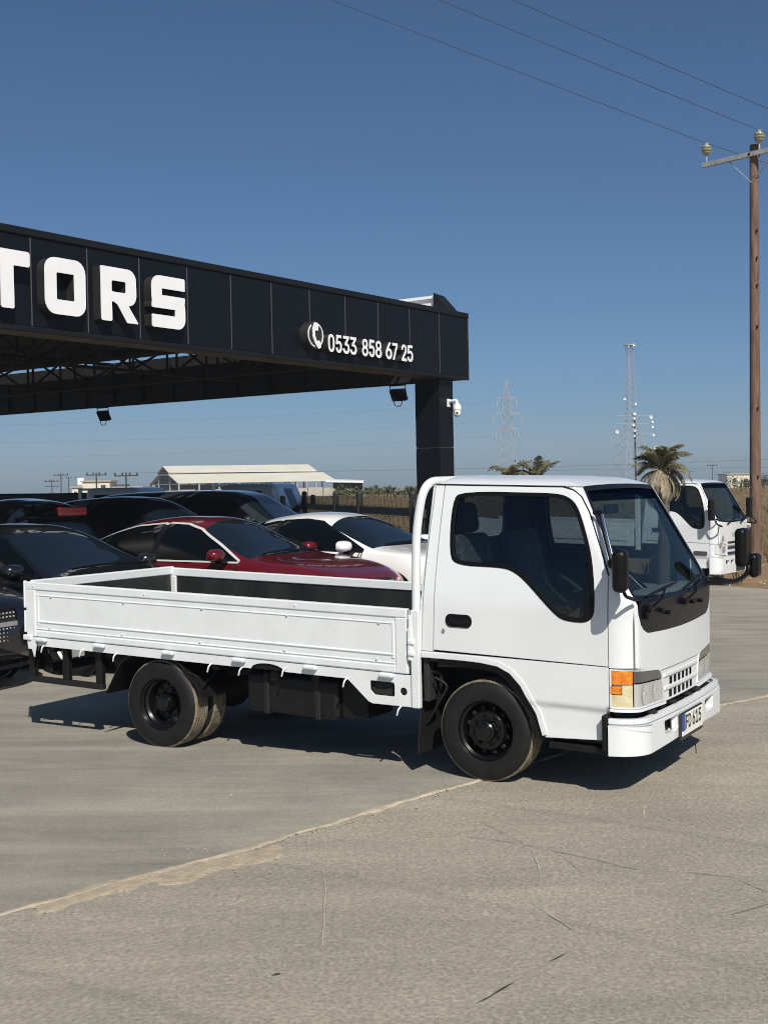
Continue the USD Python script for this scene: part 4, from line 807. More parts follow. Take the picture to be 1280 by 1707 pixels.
# ------------------------------------------------------------------ parked cars
def car(name, label, loc, rot, paint, prof, belt, W=1.84, p=3.0, tum=.20, side_win=(), wind=None, rear=None, chrome=False, mirror=(.78, 1.0), wheel_r=.33, axles=(1.42, -1.42), front='plain', group='cars parked in rows behind the truck', cat='car', nose=.20, roof_par=None):
    o = thing(name, label, cat, loc, rot, group)
    zt = PchipInterpolator(*np.array(prof, float).T); zb = PchipInterpolator(*np.array(belt, float).T); x0, x1 = prof[0][0], prof[-1][0]
    xm, hl = (x0 + x1) / 2, (x1 - x0) / 2
    def wb(x): u = np.clip((np.abs(x - xm) / hl - .62) / .38, 0, 1); return W / 2 * (1 - nose * u ** 2.4)
    def hh(x): return np.maximum(zt(x) - zb(x), .02)
    def wm(x, zz): return wb(x) - .035 - tum * zz / .5
    def up_w(x, z): zz = np.clip(z - zb(x), 0, hh(x)); return wm(x, zz) * np.clip(1 - (zz / hh(x)) ** p, 0, 1) ** (1 / p)
    def up_z(x, v): return zb(x) + hh(x) * np.clip(1 - np.abs(v) ** p, 0, 1) ** (1 / p)
    xs = np.unique(np.r_[np.linspace(x0, x1, 66), np.linspace(x0, x0 + .15, 8), np.linspace(x1 - .15, x1, 8)]); rows = []
    for x in xs:
        b, W_ = float(zb(x)), float(wb(x)); e = 1 - .5 * np.clip(1 - min(x - x0, x1 - x) / .10, 0, 1) ** 2
        zl = .20 + .10 * np.clip((abs(x - xm) / hl - .8) / .2, 0, 1); L = []
        for q in np.linspace(0, 1, 9)[:-1]:
            z = zl + (b - .02 - zl) * q; L.append((W_ * (1 - .07 * (1 - q) ** 3) * (.985 + .015 * math.sin(math.pi * q)), z))
        H_ = float(hh(x))
        for th in np.linspace(0, math.pi / 2, 17):
            zz = H_ * math.sin(th) ** (2 / p); w_ = (W_ - .035 - tum * zz / .5) * math.cos(th) ** (2 / p); L.append((w_, b + zz))
        L = np.array(L); full = np.vstack([np.column_stack([L[:, 0], L[:, 1]]), np.column_stack([-L[-2::-1, 0], L[-2::-1, 1]])]); zc = full[:, 1].mean()
        full[:, 0] *= e; full[:, 1] = zc + (full[:, 1] - zc) * (e * .5 + .5); rows.append(np.column_stack([np.full(len(full), x), -full[:, 0], full[:, 1]]))
    rows = np.array(rows); g = grid(rows); n = rows.shape[1]; V = np.vstack([g.vertices, rows[0].mean(0), rows[-1].mean(0)]); k = len(g.vertices); last = (len(xs) - 1) * n
    F = list(g.faces) + [(k, j + 1, j) for j in range(n - 1)] + [(k, 0, n - 1)] + [(k + 1, last + j, last + j + 1) for j in range(n - 1)] + [(k + 1, last + n - 1, last)]
    F += [(i * n + n - 1, i * n, (i + 1) * n) for i in range(len(xs) - 1)] + [(i * n + n - 1, (i + 1) * n, (i + 1) * n + n - 1) for i in range(len(xs) - 1)]
    m = trimesh.Trimesh(V, F, process=False); trimesh.repair.fix_normals(m)
    body_ = part('body', m, paint, o, 40)
    def sfn(off, sg): return lambda x, z, d: (x, -sg * (up_w(x, z) + d + off), z)
    def tfn(off):
        def fn(x, v, d):
            z = up_z(x, v); return x, -v * wm(x, z - zb(x)), z + d + off
        return fn
    for sg in (1, -1):
        for i, w_ in enumerate(side_win):
            pl = Polygon(w_).buffer(-.03).buffer(.03); sw_ = part('side_window', fix(plate(pl, sfn(.009, sg), .008, .10)) if sg == 1 else plate(pl, sfn(.009, sg), .008, .10), 'car_window', o, 30)
        if side_win:
            al = unary_union([Polygon(w_).buffer(.065) for w_ in side_win]).buffer(-.065).buffer(.004); part('pillar_trim', plate(al, sfn(.005, sg), .006, .07), 'black_satin', o, 30)
            part('window_trim', plate(al.buffer(.018).difference(al), sfn(.012, sg), .010, .07), 'trim_silver' if chrome else 'black_satin', o, 30)
            for w_, w2 in zip(side_win[:-1], side_win[1:]):
                pass
        hs_ = [rbox(q - .09, q + .09, -.02, .02, -.014, .014, .012) for q in ((axles[0] + axles[1]) / 2 + .28, (axles[0] + axles[1]) / 2 - .68)]
        for h_, q in zip(hs_, ((axles[0] + axles[1]) / 2 + .28, (axles[0] + axles[1]) / 2 - .68)): part('door_handle', h_.apply_translation([0, -sg * (float(wb(q)) + .005), float(zb(q)) - .07]), paint, o, 30)
        def lowfn(off): return lambda x, z, dd: (x, -sg * (np.where(z < zb(x), wb(x) * (1 - .07 * (1 - np.clip((z - .2) / (zb(x) - .22), 0, 1)) ** 3), up_w(x, np.maximum(z, zb(x)))) + dd + off), z)
        if side_win:
            for gx in ([w_[-1][0] - .04 for w_ in side_win[-2:]] + [side_win[-1][-1][0] - .0]):
                gl = LineString([(gx, .30), (gx, float(zb(gx)) + .05)]).buffer(.007, cap_style=2); part('door_gap', plate(gl, lowfn(.0005), .003, .08), 'seam_dark', o, False)
        mx, mz = mirror; mw = float(wb(mx)); mm = trimesh.creation.icosphere(3, 1.0); mv = mm.vertices; mm.vertices = np.sign(mv) * np.abs(mv) ** .8 * np.where(mv[:, :1] < 0, .055, .11) * [1, 0, 0] + np.sign(mv) * np.abs(mv) ** .75 * [0, .125, .072]; mm.apply_translation([mx, -sg * (mw + .11), mz]); mo = part('wing_mirror', mm, paint, o, 30)
        part('mirror_base', rbox(-.06, .06, -.07, .09, -.03, .03, .02).apply_translation([mx + .03, -sg * (mw - .0), mz - .075]), 'black_plastic', mo, 30)
        for ax in axles:
            y = -sg * (W / 2 - .10); wl = part('wheel', lathe([(wheel_r * .68, -.10), (wheel_r * .9, -.115), (wheel_r, -.08), (wheel_r, .08), (wheel_r * .9, .115), (wheel_r * .68, .10)], 32, loc=(ax, y, wheel_r)), 'rubber', o, 40)
            part('rim', lathe([(wheel_r * .68, -sg * -.10 if False else -.09), (wheel_r * .62, -.07), (.05, -.085), (.001, -.085), (.001, .085), (.05, .085), (wheel_r * .62, .07), (wheel_r * .68, .09)], 24, loc=(ax, y, wheel_r)), 'galv', wl, 30)
            part('wheel_arch', lathe([(wheel_r * 1.04, -.012), (wheel_r * 1.14, -.012), (wheel_r * 1.14, .012), (wheel_r * 1.04, .012)], 32, loc=(ax, -sg * (float(wb(ax)) - .005), wheel_r)), 'black_plastic', o, 30)
    if wind:
        (xa, xb, v_) = wind; pl = Polygon([(xa, -.80 * v_), (xa - .0, 0), (xa, .80 * v_), (xb - .02, .93 * v_), (xb, 0), (xb - .02, -.93 * v_)]); pl = Polygon([(xa + .02, -.86 * v_), (xa, -.4), (xa, .4), (xa + .02, .86 * v_), (xb - .10, .93 * v_), (xb - .02, .5), (xb, 0), (xb - .02, -.5), (xb - .10, -.93 * v_)]).buffer(-.02).buffer(.02)
        wo = part('windscreen', fix(plate(pl, tfn(.002), .008, .10)), 'car_windshield', o, 40)
        part('wiper_pair', tube([np.array(tfn(.03)(np.float64(xb - .05), np.float64(a), np.float64(0))) for a in np.linspace(-.7, .7, 8)], .012, 6), 'black_plastic', wo, True)
    if rear:
        (xa, xb, v_) = rear; pl = Polygon([(xa, -.85 * v_), (xb, -.85 * v_), (xb, .85 * v_), (xa, .85 * v_)]).buffer(-.03).buffer(.03); part('rear_screen', fix(plate(pl, tfn(.002), .008, .10)), 'car_window', o, 40)
    def nosefn(off):     # chart (y, z) on the front end
        return lambda w_, z, d: (x1 - .02 + d + off - .34 * np.clip(np.abs(w_) / (W / 2), 0, 1) ** 3.2, -w_, z)
    zf = float(zt(x1 - .12))
    if front != 'plain':
        gw = .36 if front == 'small' else .43
        gp_ = Polygon([(-gw, zf - .30), (-gw * .9, zf - .06), (gw * .9, zf - .06), (gw, zf - .30), (gw * .8, zf - .36), (-gw * .8, zf - .36)]).buffer(-.03).buffer(.03)
        go = part('grille', plate(gp_, nosefn(.015), .02, .06), 'seam_dark', o, 30); part('grille_frame', plate(gp_.buffer(.018).difference(gp_), nosefn(.02), .03, .06), 'black_satin', go, 30)
        part('grille_bar', plate(sbox(-gw * .95, zf - .205, gw * .95, zf - .165), nosefn(.03), .02, .06), 'galv', go, 30)
        st_ = [trimesh.creation.icosphere(0, .010).apply_translation(np.array(nosefn(.02)(np.float64(a), np.float64(z), np.float64(0)))) for z in np.arange(zf - .33, zf - .08, .035) for a in np.arange(-gw * .85, gw * .86, .045) if not (zf - .22 < z < zf - .15)]
        part('grille_studs', st_, 'galv', go, False, kind='stuff')
        lp = Polygon([(-.55, zf - .50), (.55, zf - .50), (.62, zf - .44), (.50, zf - .40), (-.50, zf - .40), (-.62, zf - .44)]); part('lower_intake', plate(lp, nosefn(.012), .03, .06), 'black_plastic', o, 30)
        part('front_splitter', plate(sbox(-.80, zf - .585, .80, zf - .555), nosefn(.03), .05, .06), 'black_satin', o, 30)
    for sg in (1, -1):
        hp = Polygon([(sg * .48, zf - .10), (sg * .80, zf - .01), (sg * .86, zf - .07), (sg * .80, zf - .16), (sg * .52, zf - .17)])
        part('headlight', plate(hp, nosefn(.012), .02, .05), 'silver_reflector', o, 30)
        tp = Polygon([(sg * .45, float(zb(x0 + .1)) - .02), (sg * .84, float(zb(x0 + .1)) + .02), (sg * .84, float(zb(x0 + .1)) - .16), (sg * .45, float(zb(x0 + .1)) - .14)])
        part('tail_light', plate(tp, lambda w_, z, d: (x0 + .01 - d + .30 * np.clip(np.abs(w_) / (W / 2), 0, 1) ** 3.2, -w_, z), .03, .05), 'red_lens', o, 30)
    return o
SEDAN = [(-2.40, .74), (-2.36, .90), (-2.25, .99), (-1.85, 1.07), (-1.55, 1.13), (-1.15, 1.31), (-.75, 1.42), (-.3, 1.46), (.10, 1.445), (.35, 1.39), (.75, 1.19), (1.15, 1.005), (1.30, .975), (1.7, .93), (2.1, .84), (2.32, .72), (2.40, .58)]
SEDB = [(-2.40, .66), (-2.3, .86), (-1.8, .955), (-1.0, .955), (0, .93), (1.0, .90), (1.6, .87), (2.1, .76), (2.32, .62), (2.40, .48)]
SWIN = [[(-1.62, 1.01), (-1.35, 1.145), (-1.12, 1.245), (-1.12, .99)], [(-1.07, .99), (-1.07, 1.262), (-.75, 1.345), (-.33, 1.375), (-.30, .965)], [(-.22, .962), (-.25, 1.378), (.02, 1.365), (.26, 1.305), (.62, 1.13), (.98, .945)]]
rot = lambda th: -math.degrees(th)
car('red_saloon', 'dark red saloon car with chrome window trim parked behind the truck bed', (-2.16, 16.0, 0), rot(.50), 'paint_red', SEDAN, SEDB, side_win=SWIN, wind=(.30, 1.20, 1.0), rear=(-1.62, -.95, .95), chrome=True, mirror=(.76, 1.02), front='small')
COUPE = [(-2.30, .76), (-2.25, .95), (-2.1, 1.05), (-1.7, 1.12), (-1.2, 1.25), (-.7, 1.375), (-.2, 1.42), (.15, 1.40), (.4, 1.34), (.8, 1.16), (1.18, .99), (1.35, .965), (1.75, .92), (2.1, .83), (2.28, .70), (2.34, .56)]
CB = [(-2.30, .66), (-2.2, .88), (-1.7, .965), (-1.0, .955), (0, .93), (1.0, .90), (1.6, .865), (2.05, .755), (2.28, .60), (2.34, .47)]
CWIN = [[(-1.45, 1.05), (-1.0, 1.215), (-.62, 1.29), (-.52, 1.30), (-.50, .975)], [(-.43, .972), (-.45, 1.31), (-.1, 1.325), (.18, 1.295), (.60, 1.12), (1.0, .94)]]
car('white_coupe', 'white coupe with dark windows parked between the red saloon and the fence', (-.66, 17.55, 0.03), rot(.57), 'paint_white', COUPE, CB, side_win=CWIN, wind=(.34, 1.22, 1.0), rear=(-1.6, -.8, .95), mirror=(.80, 1.0), front='small')
car('black_saloon', 'glossy black saloon whose windscreen shows above the rear of the truck bed', (-3.86, 13.75, 0.0), rot(.50), 'paint_black', SEDAN, SEDB, side_win=SWIN, wind=(.30, 1.20, 1.0), rear=(-1.62, -.95, .95), mirror=(.76, 1.02), front='small')
HATCH = [(-2.05, .60), (-2.0, 1.0), (-1.85, 1.25), (-1.5, 1.40), (-.8, 1.48), (-.2, 1.49), (.15, 1.46), (.5, 1.34), (.9, 1.16), (1.2, 1.02), (1.35, .985), (1.75, .94), (2.05, .86), (2.22, .74), (2.28, .58)]
HB = [(-2.05, .52), (-1.95, .92), (-1.5, .985), (-1.0, .97), (0, .94), (1.0, .91), (1.6, .87), (2.0, .77), (2.22, .64), (2.28, .48)]
car('black_hatchback', 'black hatchback with studded grille cropped at the left edge of the picture', (-5.50, 12.25, 0), rot(.53), 'paint_black', HATCH, HB, side_win=[[(-1.5, 1.06), (-1.3, 1.28), (-.4, 1.38), (-.35, .99)], [(-.27, .98), (-.3, 1.385), (.1, 1.36), (.5, 1.2), (.95, .96)]], wind=(.36, 1.25, 1.0), rear=(-1.98, -1.6, .9), mirror=(.8, 1.03), front='wide')
SUV = [(-2.25, .75), (-2.2, 1.12), (-2.05, 1.42), (-1.8, 1.60), (-1.2, 1.67), (-.5, 1.70), (.1, 1.68), (.4, 1.61), (.8, 1.40), (1.15, 1.19), (1.3, 1.14), (1.7, 1.09), (2.1, .99), (2.28, .82), (2.34, .60)]
SB = [(-2.25, .65), (-2.15, 1.0), (-1.7, 1.08), (-1.0, 1.07), (0, 1.05), (1.0, 1.02), (1.6, .99), (2.1, .87), (2.28, .70), (2.34, .50)]
UWIN = [[(-1.85, 1.16), (-1.72, 1.42), (-1.2, 1.52), (-1.15, 1.10)], [(-1.08, 1.09), (-1.10, 1.53), (-.42, 1.57), (-.38, 1.08)], [(-.30, 1.075), (-.32, 1.57), (.05, 1.55), (.35, 1.46), (.95, 1.06)]]
car('black_estate', 'black tall estate car with sloping roof in the shade behind the red saloon', (-4.55, 24.0, 0), rot(.50), 'paint_black', SUV, SB, W=1.88, side_win=UWIN, wind=(.36, 1.20, 1.0), rear=(-2.15, -1.85, .9), mirror=(.8, 1.13))
nv = car('navy_estate', 'dark blue car with a red tail light glowing above the black saloon', (-7.23, 24.7, 0), rot(math.pi + .93), 'paint_navy', SUV, SB, W=1.88, side_win=UWIN, wind=(.36, 1.20, 1.0), rear=(-2.15, -1.85, .9), mirror=(.8, 1.13))
rl = part('tail_light', rbox(-2.115, -1.90, -.62, -.05, 1.37, 1.53, .03), 'red_lens', nv, 30, label='bright red high tail light')
part('lamp_housing', rbox(-2.105, -1.88, -.70, .70, 1.345, 1.369, .01), 'black_satin', rl, 30)
VAN = [(-2.6, .75), (-2.57, 1.40), (-2.5, 1.62), (-2.3, 1.72), (-1.2, 1.78), (0, 1.79), (.7, 1.76), (1.0, 1.68), (1.4, 1.42), (1.75, 1.20), (1.9, 1.13), (2.2, 1.06), (2.45, .92), (2.58, .72), (2.62, .55)]
VB = [(-2.6, .65), (-2.5, 1.05), (-1.5, 1.10), (0, 1.09), (1.2, 1.06), (1.8, 1.02), (2.2, .93), (2.45, .78), (2.62, .45)]
car('slate_van', 'dark grey passenger van with black windows behind the white coupe', (-3.55, 26.3, 0), rot(.36), 'paint_slate', VAN, VB, W=1.95, p=4.5, tum=.13, side_win=[[(-2.3, 1.14), (-2.3, 1.60), (-1.2, 1.63), (-1.2, 1.13)], [(-1.1, 1.13), (-1.1, 1.63), (.2, 1.64), (.2, 1.12)], [(.3, 1.12), (.3, 1.63), (.85, 1.56), (1.50, 1.10)]], wind=(.98, 1.82, 1.0), mirror=(1.35, 1.2), axles=(1.6, -1.5))
# two cab-over lorries further back
def lorry(name, label, loc, r, paint, Ht, grp):
    o = thing(name, label, 'lorry', loc, r, grp)
    def W_(z): return .86 - .10 * np.clip((z - 1.15) / .8, 0, 1) ** 1.3
    def X_(z): return np.where(z < 1.15, .95, .95 - (z - 1.15) * .42)
    sec = []
    for z in np.r_[.45, np.linspace(.5, Ht - .08, 24), Ht - .03, Ht]:
        k = .10 * max(0, (z - (Ht - .08)) / .08) ** 2; w_, x_ = float(W_(z)) - k, float(X_(z)) - k; c_ = rr(-.75 + k, -w_, x_, w_, .14); q = np.array(c_.exterior.coords)[:-1]; q = np.roll(q, -int(np.argmax(q[:, 0])), 0); sec.append(np.column_stack([q, np.full(len(q), z)]))
    n = min(map(len, sec)); sec = np.array([s_[:n] for s_ in sec]); sec = np.concatenate([sec, sec[:, :1]], 1); g = grid(sec); top = hull(sec[-1]); top = trimesh.Trimesh(np.vstack([sec[-1], sec[-1].mean(0)]), [(j, j + 1, n + 1) for j in range(n)], process=False)
    mm = trimesh.util.concatenate([g, top]); trimesh.repair.fix_normals(mm)
    if mm.face_normals[-1, 2] < 0: mm.invert()
    part('cab', mm, paint, o, 35)
    for sg_ in (1, -1):
        wpoly = Polygon([(-.50, 1.17), (-.50, Ht - .17), (.32, Ht - .17), (.60, 1.30), (.62, 1.02), (.40, 1.05), (.15, 1.17)]).buffer(-.04).buffer(.04)
        part('side_window', plate(wpoly, lambda a, z, d: (a, -sg_ * (W_(z) + .004 + d), z), .01, .08), 'car_window', o, 30)
        mo = rbox(-.04, .04, -.09, .09, -.18, .18, .03).apply_translation([.95, -sg_ * 1.0, 1.45]); part('door_mirror', mo, 'black_plastic', o, 30)
    wsp = Polygon([(-.66, 1.12), (.66, 1.12), (.62, Ht - .13), (-.62, Ht - .13)]).buffer(-.04).buffer(.04)
    part('windscreen', plate(wsp, lambda w_, z, d: (X_(z) + .004 + d - .02 * (w_ / .6) ** 2, -w_, z), .01, .08), 'car_windshield', o, 30)
    part('bumper', rbox(.80, 1.05, -.86, .86, .30, .55, .05), paint, o, 30); part('load_bed', bx(-3.6, -.85, -.85, .85, .62, 1.05, .01), paint, o, False); part('chassis_rail', bx(-3.5, .8, -.4, .4, .38, .56), 'chassis_black', o, False)
    for a in (0, -2.5):
        for s_ in (-.75, .75): part('wheel', lathe([(.05, -.10), (.30, -.10), (.34, -.06), (.34, .06), (.30, .10), (.05, .10)], 24, loc=(a, s_, .34)), 'rubber', o, 40)
    part('headboard', [strut((-.88, -.8, .6), (-.88, -.8, Ht), .06), strut((-.88, .8, .6), (-.88, .8, Ht), .06), strut((-.88, -.8, Ht - .03), (-.88, .8, Ht - .03), .06)], paint, o, False, kind='stuff')
lorry('blue_lorry', 'pale blue cab-over lorry with white trim parked behind the grey van', (-2.95, 30.6, 0), rot(.30), 'paint_pale_blue', 1.93, 'lorries behind the parked cars')
lorry('white_lorry', 'grey and white lorry cab peeking above the black estate by the dark wall', (-6.35, 31.5, 0), rot(.30), 'paint_white', 1.90, 'lorries behind the parked cars')
# ------------------------------------------------------------------ second flatbed truck at the far side of the yard
t2 = thing('white_lorry', 'white flatbed lorry with big slanted headlights parked beside the wooden pole', 'lorry', (5.28, 22.5, -.02), -math.degrees(.59))
build_cab(t2, hero=False)
for sg_ in (1, -1):
    f = (lambda m: m) if sg_ == 1 else flip
    hp = Polygon([(s_of_w(.80), .60), (s_of_w(.44), .56), (s_of_w(.42), .74), (s_of_w(.60), .90), (s_of_w(.79), .985)]).buffer(-.02).buffer(.02)
    h_ = part('headlight', f(wp(hp, -.004, .010, .04)), 'lens_fluted', t2, 30); part('lamp_rim', f(wp(hp.buffer(.010).difference(hp), .004, .012, .04)), 'white_paint', h_, 30)
    for wc, zc, r_ in ((.60, .84, .055), (.56, .66, .060), (.70, .74, .05)):
        q = lathe([(.001, .012), (r_ * .6, .010), (r_, .0)], 20, axis='x'); q.apply_translation([float(cfront(np.float64(wc), np.float64(zc))) + .004, wc, zc]); part('lamp_bowl', f(bm(q)), 'silver_reflector', h_, True)
    part('corner_filler', f(wp(Polygon([(s_of_w(.40), .545), (s_out, .545), (s_out, .80), (s_of_w(.40), .80)]), -.010, .008, .04)), 'white_paint', t2, 30)
    part('side_lamp', f(sp(rpoly([(.52, .555), (.76, .555), (.76, .63), (.52, .63)], .025), .012, .02, .05)), 'lens_smoke', t2, 30)
    part('mirror_arm', f(tube(bend([body(.93, .72, 1.08), body(1.05, .88, 1.06), body(1.02, 1.02, 1.08), body(.92, 1.0, 1.22)], .08), .013)), 'black_plastic', t2, True)
    part('mirror_arm', f(tube(bend([body(.90, .70, 1.20), body(.98, .90, 1.17), body(.93, 1.0, 1.20)], .06), .011)), 'black_plastic', t2, True)
    part('door_mirror', f(rbox(-.04, .04, -.085, .085, -.18, .18, .03).apply_translation(body(.90, 1.0, 1.34))), 'black_plastic', t2, 30)
part('bumper', wp(Polygon([(-s_be, .25), (s_be, .25), (s_be, .545), (-s_be, .545)]).difference(unary_union([rpoly([(a, .40), (a + .13, .40), (a + .16, .475), (a, .475)], .01) for a in (.22, .45, -.38, -.61)])), .05, .04, .04), 'white_paint', t2, 30)
part('bumper_backing', wp(Polygon([(-.72, .36), (.72, .36), (.72, .50), (-.72, .50)]), .0, .008, .06), 'seam_dark', t2, 30)
part('bumper_plate', bm(bx(1.02, 1.035, -.30, .14, .27, .37, .004)), 'plate_black', t2)
for z in (.565, .66, .745): part('grille_slot', fp(rpoly([(-.36, z), (.36, z), (.40, z + .04), (-.40, z + .04)], .012), .003, .006, .06), 'seam_dark', t2, 30)
part('grille_panel', fp(Polygon([(-.43, .545), (.43, .545), (.41, .725), (-.41, .725)]), -.012, .012, .06), 'white_paint', t2, 30)
m = meshkit.text_mesh('ISUZU', .062, .004, True); v = m.vertices; part('badge', fix(trimesh.Trimesh(np.stack(body(.972 + v[:, 2], .17 - v[:, 0] * 1.1, .865 + v[:, 1]), 1), m.faces)), 'galv', t2, False)
for a in (.42, -.25): part('wiper', tube([onface(a, 1.09, .02), onface(a - .25, 1.15, .03), onface(a - .5, 1.17, .02)], .012), 'black_plastic', t2, True)
part('fog_marker', rbox(-.04, .04, -.07, .07, -.045, .045, .02).apply_translation(body(.90, -.90, 1.02)), 'white_paint', t2, 30)
dsb = part('dropside', bbx(-3.75, -.56, .80, .845, .66, 1.06), 'white_paint_flat', t2)
for a in (-3.0, -2.2, -1.4): part('panel_rib', bbx(a - .03, a + .03, .845, .862, .67, 1.05), 'white_paint_flat', dsb)
for a, b in ((-1.32, -.66), (-2.12, -1.48), (-2.92, -2.28)): part('pressed_panel', bbx(a, b, .845, .858, .75, .95, .01), 'white_paint_flat', dsb)
part('far_dropside', bbx(-3.75, -.56, -.845, -.80, .66, 1.06), 'white_paint_flat', t2); part('tailgate', bbx(-3.79, -3.751, -.84, .84, .66, 1.06), 'white_paint_flat', t2); part('bed_floor', bbx(-3.75, -.56, -.80, .80, .60, .66), 'chassis_black', t2)
for w_ in (.80, -.80): part('headboard_post', bbx(-.53, -.45, w_ - .035, w_ + .035, .60, 1.75), 'white_paint', t2)
part('headboard_bar', bbx(-.53, -.45, -.76, .76, 1.66, 1.74), 'white_paint', t2)
for w_ in (.36, -.36): part('chassis_rail', bbx(-3.6, .85, w_ - .03, w_ + .03, .42, .56), 'chassis_black', t2)
part('under_cab', bbx(-.3, .9, -.6, .6, .36, .72), 'chassis_black', t2)
build_wheel('front_wheel', t2, (0, -.78, .32), .32, .19, False); build_wheel('rear_wheel', t2, (-2.5, -.80, .32), .32, .19, True)
for a in (0, -2.5): part('front_wheel' if a == 0 else 'rear_wheel', lathe([(.06, .60), (.3, .61), (.32, .64), (.32, .76), (.3, .785), (.06, .74)], 32, loc=(a, 0, .32)), 'rubber', t2, 40)

# ------------------------------------------------------------------ utility pole and overhead lines
pole = thing('utility_pole', 'tall weathered wooden utility pole with steel crossarm at the right edge', 'pole', (8.20, 28.0, -.05))
n_ = 20; hs_ = np.linspace(0, 9.2, 40); P_ = []
for h in hs_:
    a = np.linspace(0, 2 * np.pi, n_, endpoint=False); r_ = .128 - .0038 * h; q = np.stack([np.cos(a) * 1.3, np.sin(a) * 1.3, np.full(n_, h * .5)], 1); rr_ = r_ * (1 + .06 * (meshkit.fbm(q + 20, 3, 2) - .5)); P_.append(np.stack([rr_ * np.cos(a) + .010 * h, rr_ * np.sin(a), np.full(n_, h)], 1))
P_ = np.array(P_); P_ = np.concatenate([P_, P_[:, :1]], 1); g = grid(P_); top = trimesh.Trimesh(np.vstack([P_[-1], P_[-1].mean(0)]), [(j, j + 1, n_ + 1) for j in range(n_)]); 
part('shaft', trimesh.util.concatenate([g, top]), 'pole_wood', pole, True)
ad = np.array([.67, -.742, 0]); ac = np.array([.09, 0, 8.98]) + np.array([ad[1], -ad[0], 0]) * .0; wdir = np.array([-.807, -.590, 0])
off = wdir * .12
part('crossarm', strut(ac + off - ad * 1.22, ac + off + ad * 1.22, .09, .10), 'galv', pole)
for s_ in (-1, 1): part('arm_brace', strut(ac + off * .9 + ad * s_ * .55 - [0, 0, .05], ac + off * .8 - [0, 0, .62], .04, .012), 'galv', pole)
part('through_bolt', tube([ac - off * 1.4, ac + off * 1.5], .03, 8), 'chassis_black', pole, True)
ins = [ac + off - ad * 1.12, ac + off + ad * .22, ac + off + ad * 1.12]
tips = []
for i, q in enumerate(ins):
    b = q + [0, 0, .05]; part('pin', tube([b, b + [0, 0, .22]], .018, 8), 'galv', pole, True)
    o_ = part('insulator', lathe([(.001, .0), (.05, .0), (.06, .03), (.10, .045), (.115, .075), (.075, .085), (.12, .105), (.13, .14), (.075, .155), (.11, .175), (.105, .20), (.05, .235), (.05, .27), (.03, .28), (.001, .28)], 24, axis='z', loc=b + [0, 0, .16]), 'insulator', pole, 30); tips.append(b + [0, 0, .43])
for h in (1.9, 3.4, 5.2, 6.1, 6.7, 7.3): part('pole_step', bx(-.012, .012, -.16, -.10, -.03, .03).apply_translation([.010 * h + .02, 0, h]), 'chassis_black', pole)
base = np.array([8.20, 28.0, -.05])
def wire(name, a, b, sag, r, label, group=None, mat='wire', cat='cable'):
    a, b = np.asarray(a, float), np.asarray(b, float); t = np.linspace(0, 1, 60); P = a + (b - a) * t[:, None]; P[:, 2] -= sag * 4 * t * (1 - t)
    o = part(name, tube(P, r, 5), mat, None, True, label=label, category=cat, group=group)
names = ['lowest of the three overhead wires crossing the blue sky', 'middle of the three overhead wires crossing the blue sky', 'topmost of the three overhead wires near the upper right corner']
for i, tp in enumerate(tips):
    a = base + tp; e = a + wdir * 38 + [0, 0, 4.37]; wire('overhead_wire', a, e, .10, .0065, names[i], 'overhead wires from the wooden pole')
    a2 = a - wdir * 45 - [0, 0, .2]; wire('overhead_wire', a, a2, .8, .0065, ['short overhead wire dropping right from the left insulator behind the pole', 'overhead wire leaving the middle insulator towards the right edge', 'overhead wire leaving the right insulator beyond the picture'][i], 'overhead wires from the wooden pole')

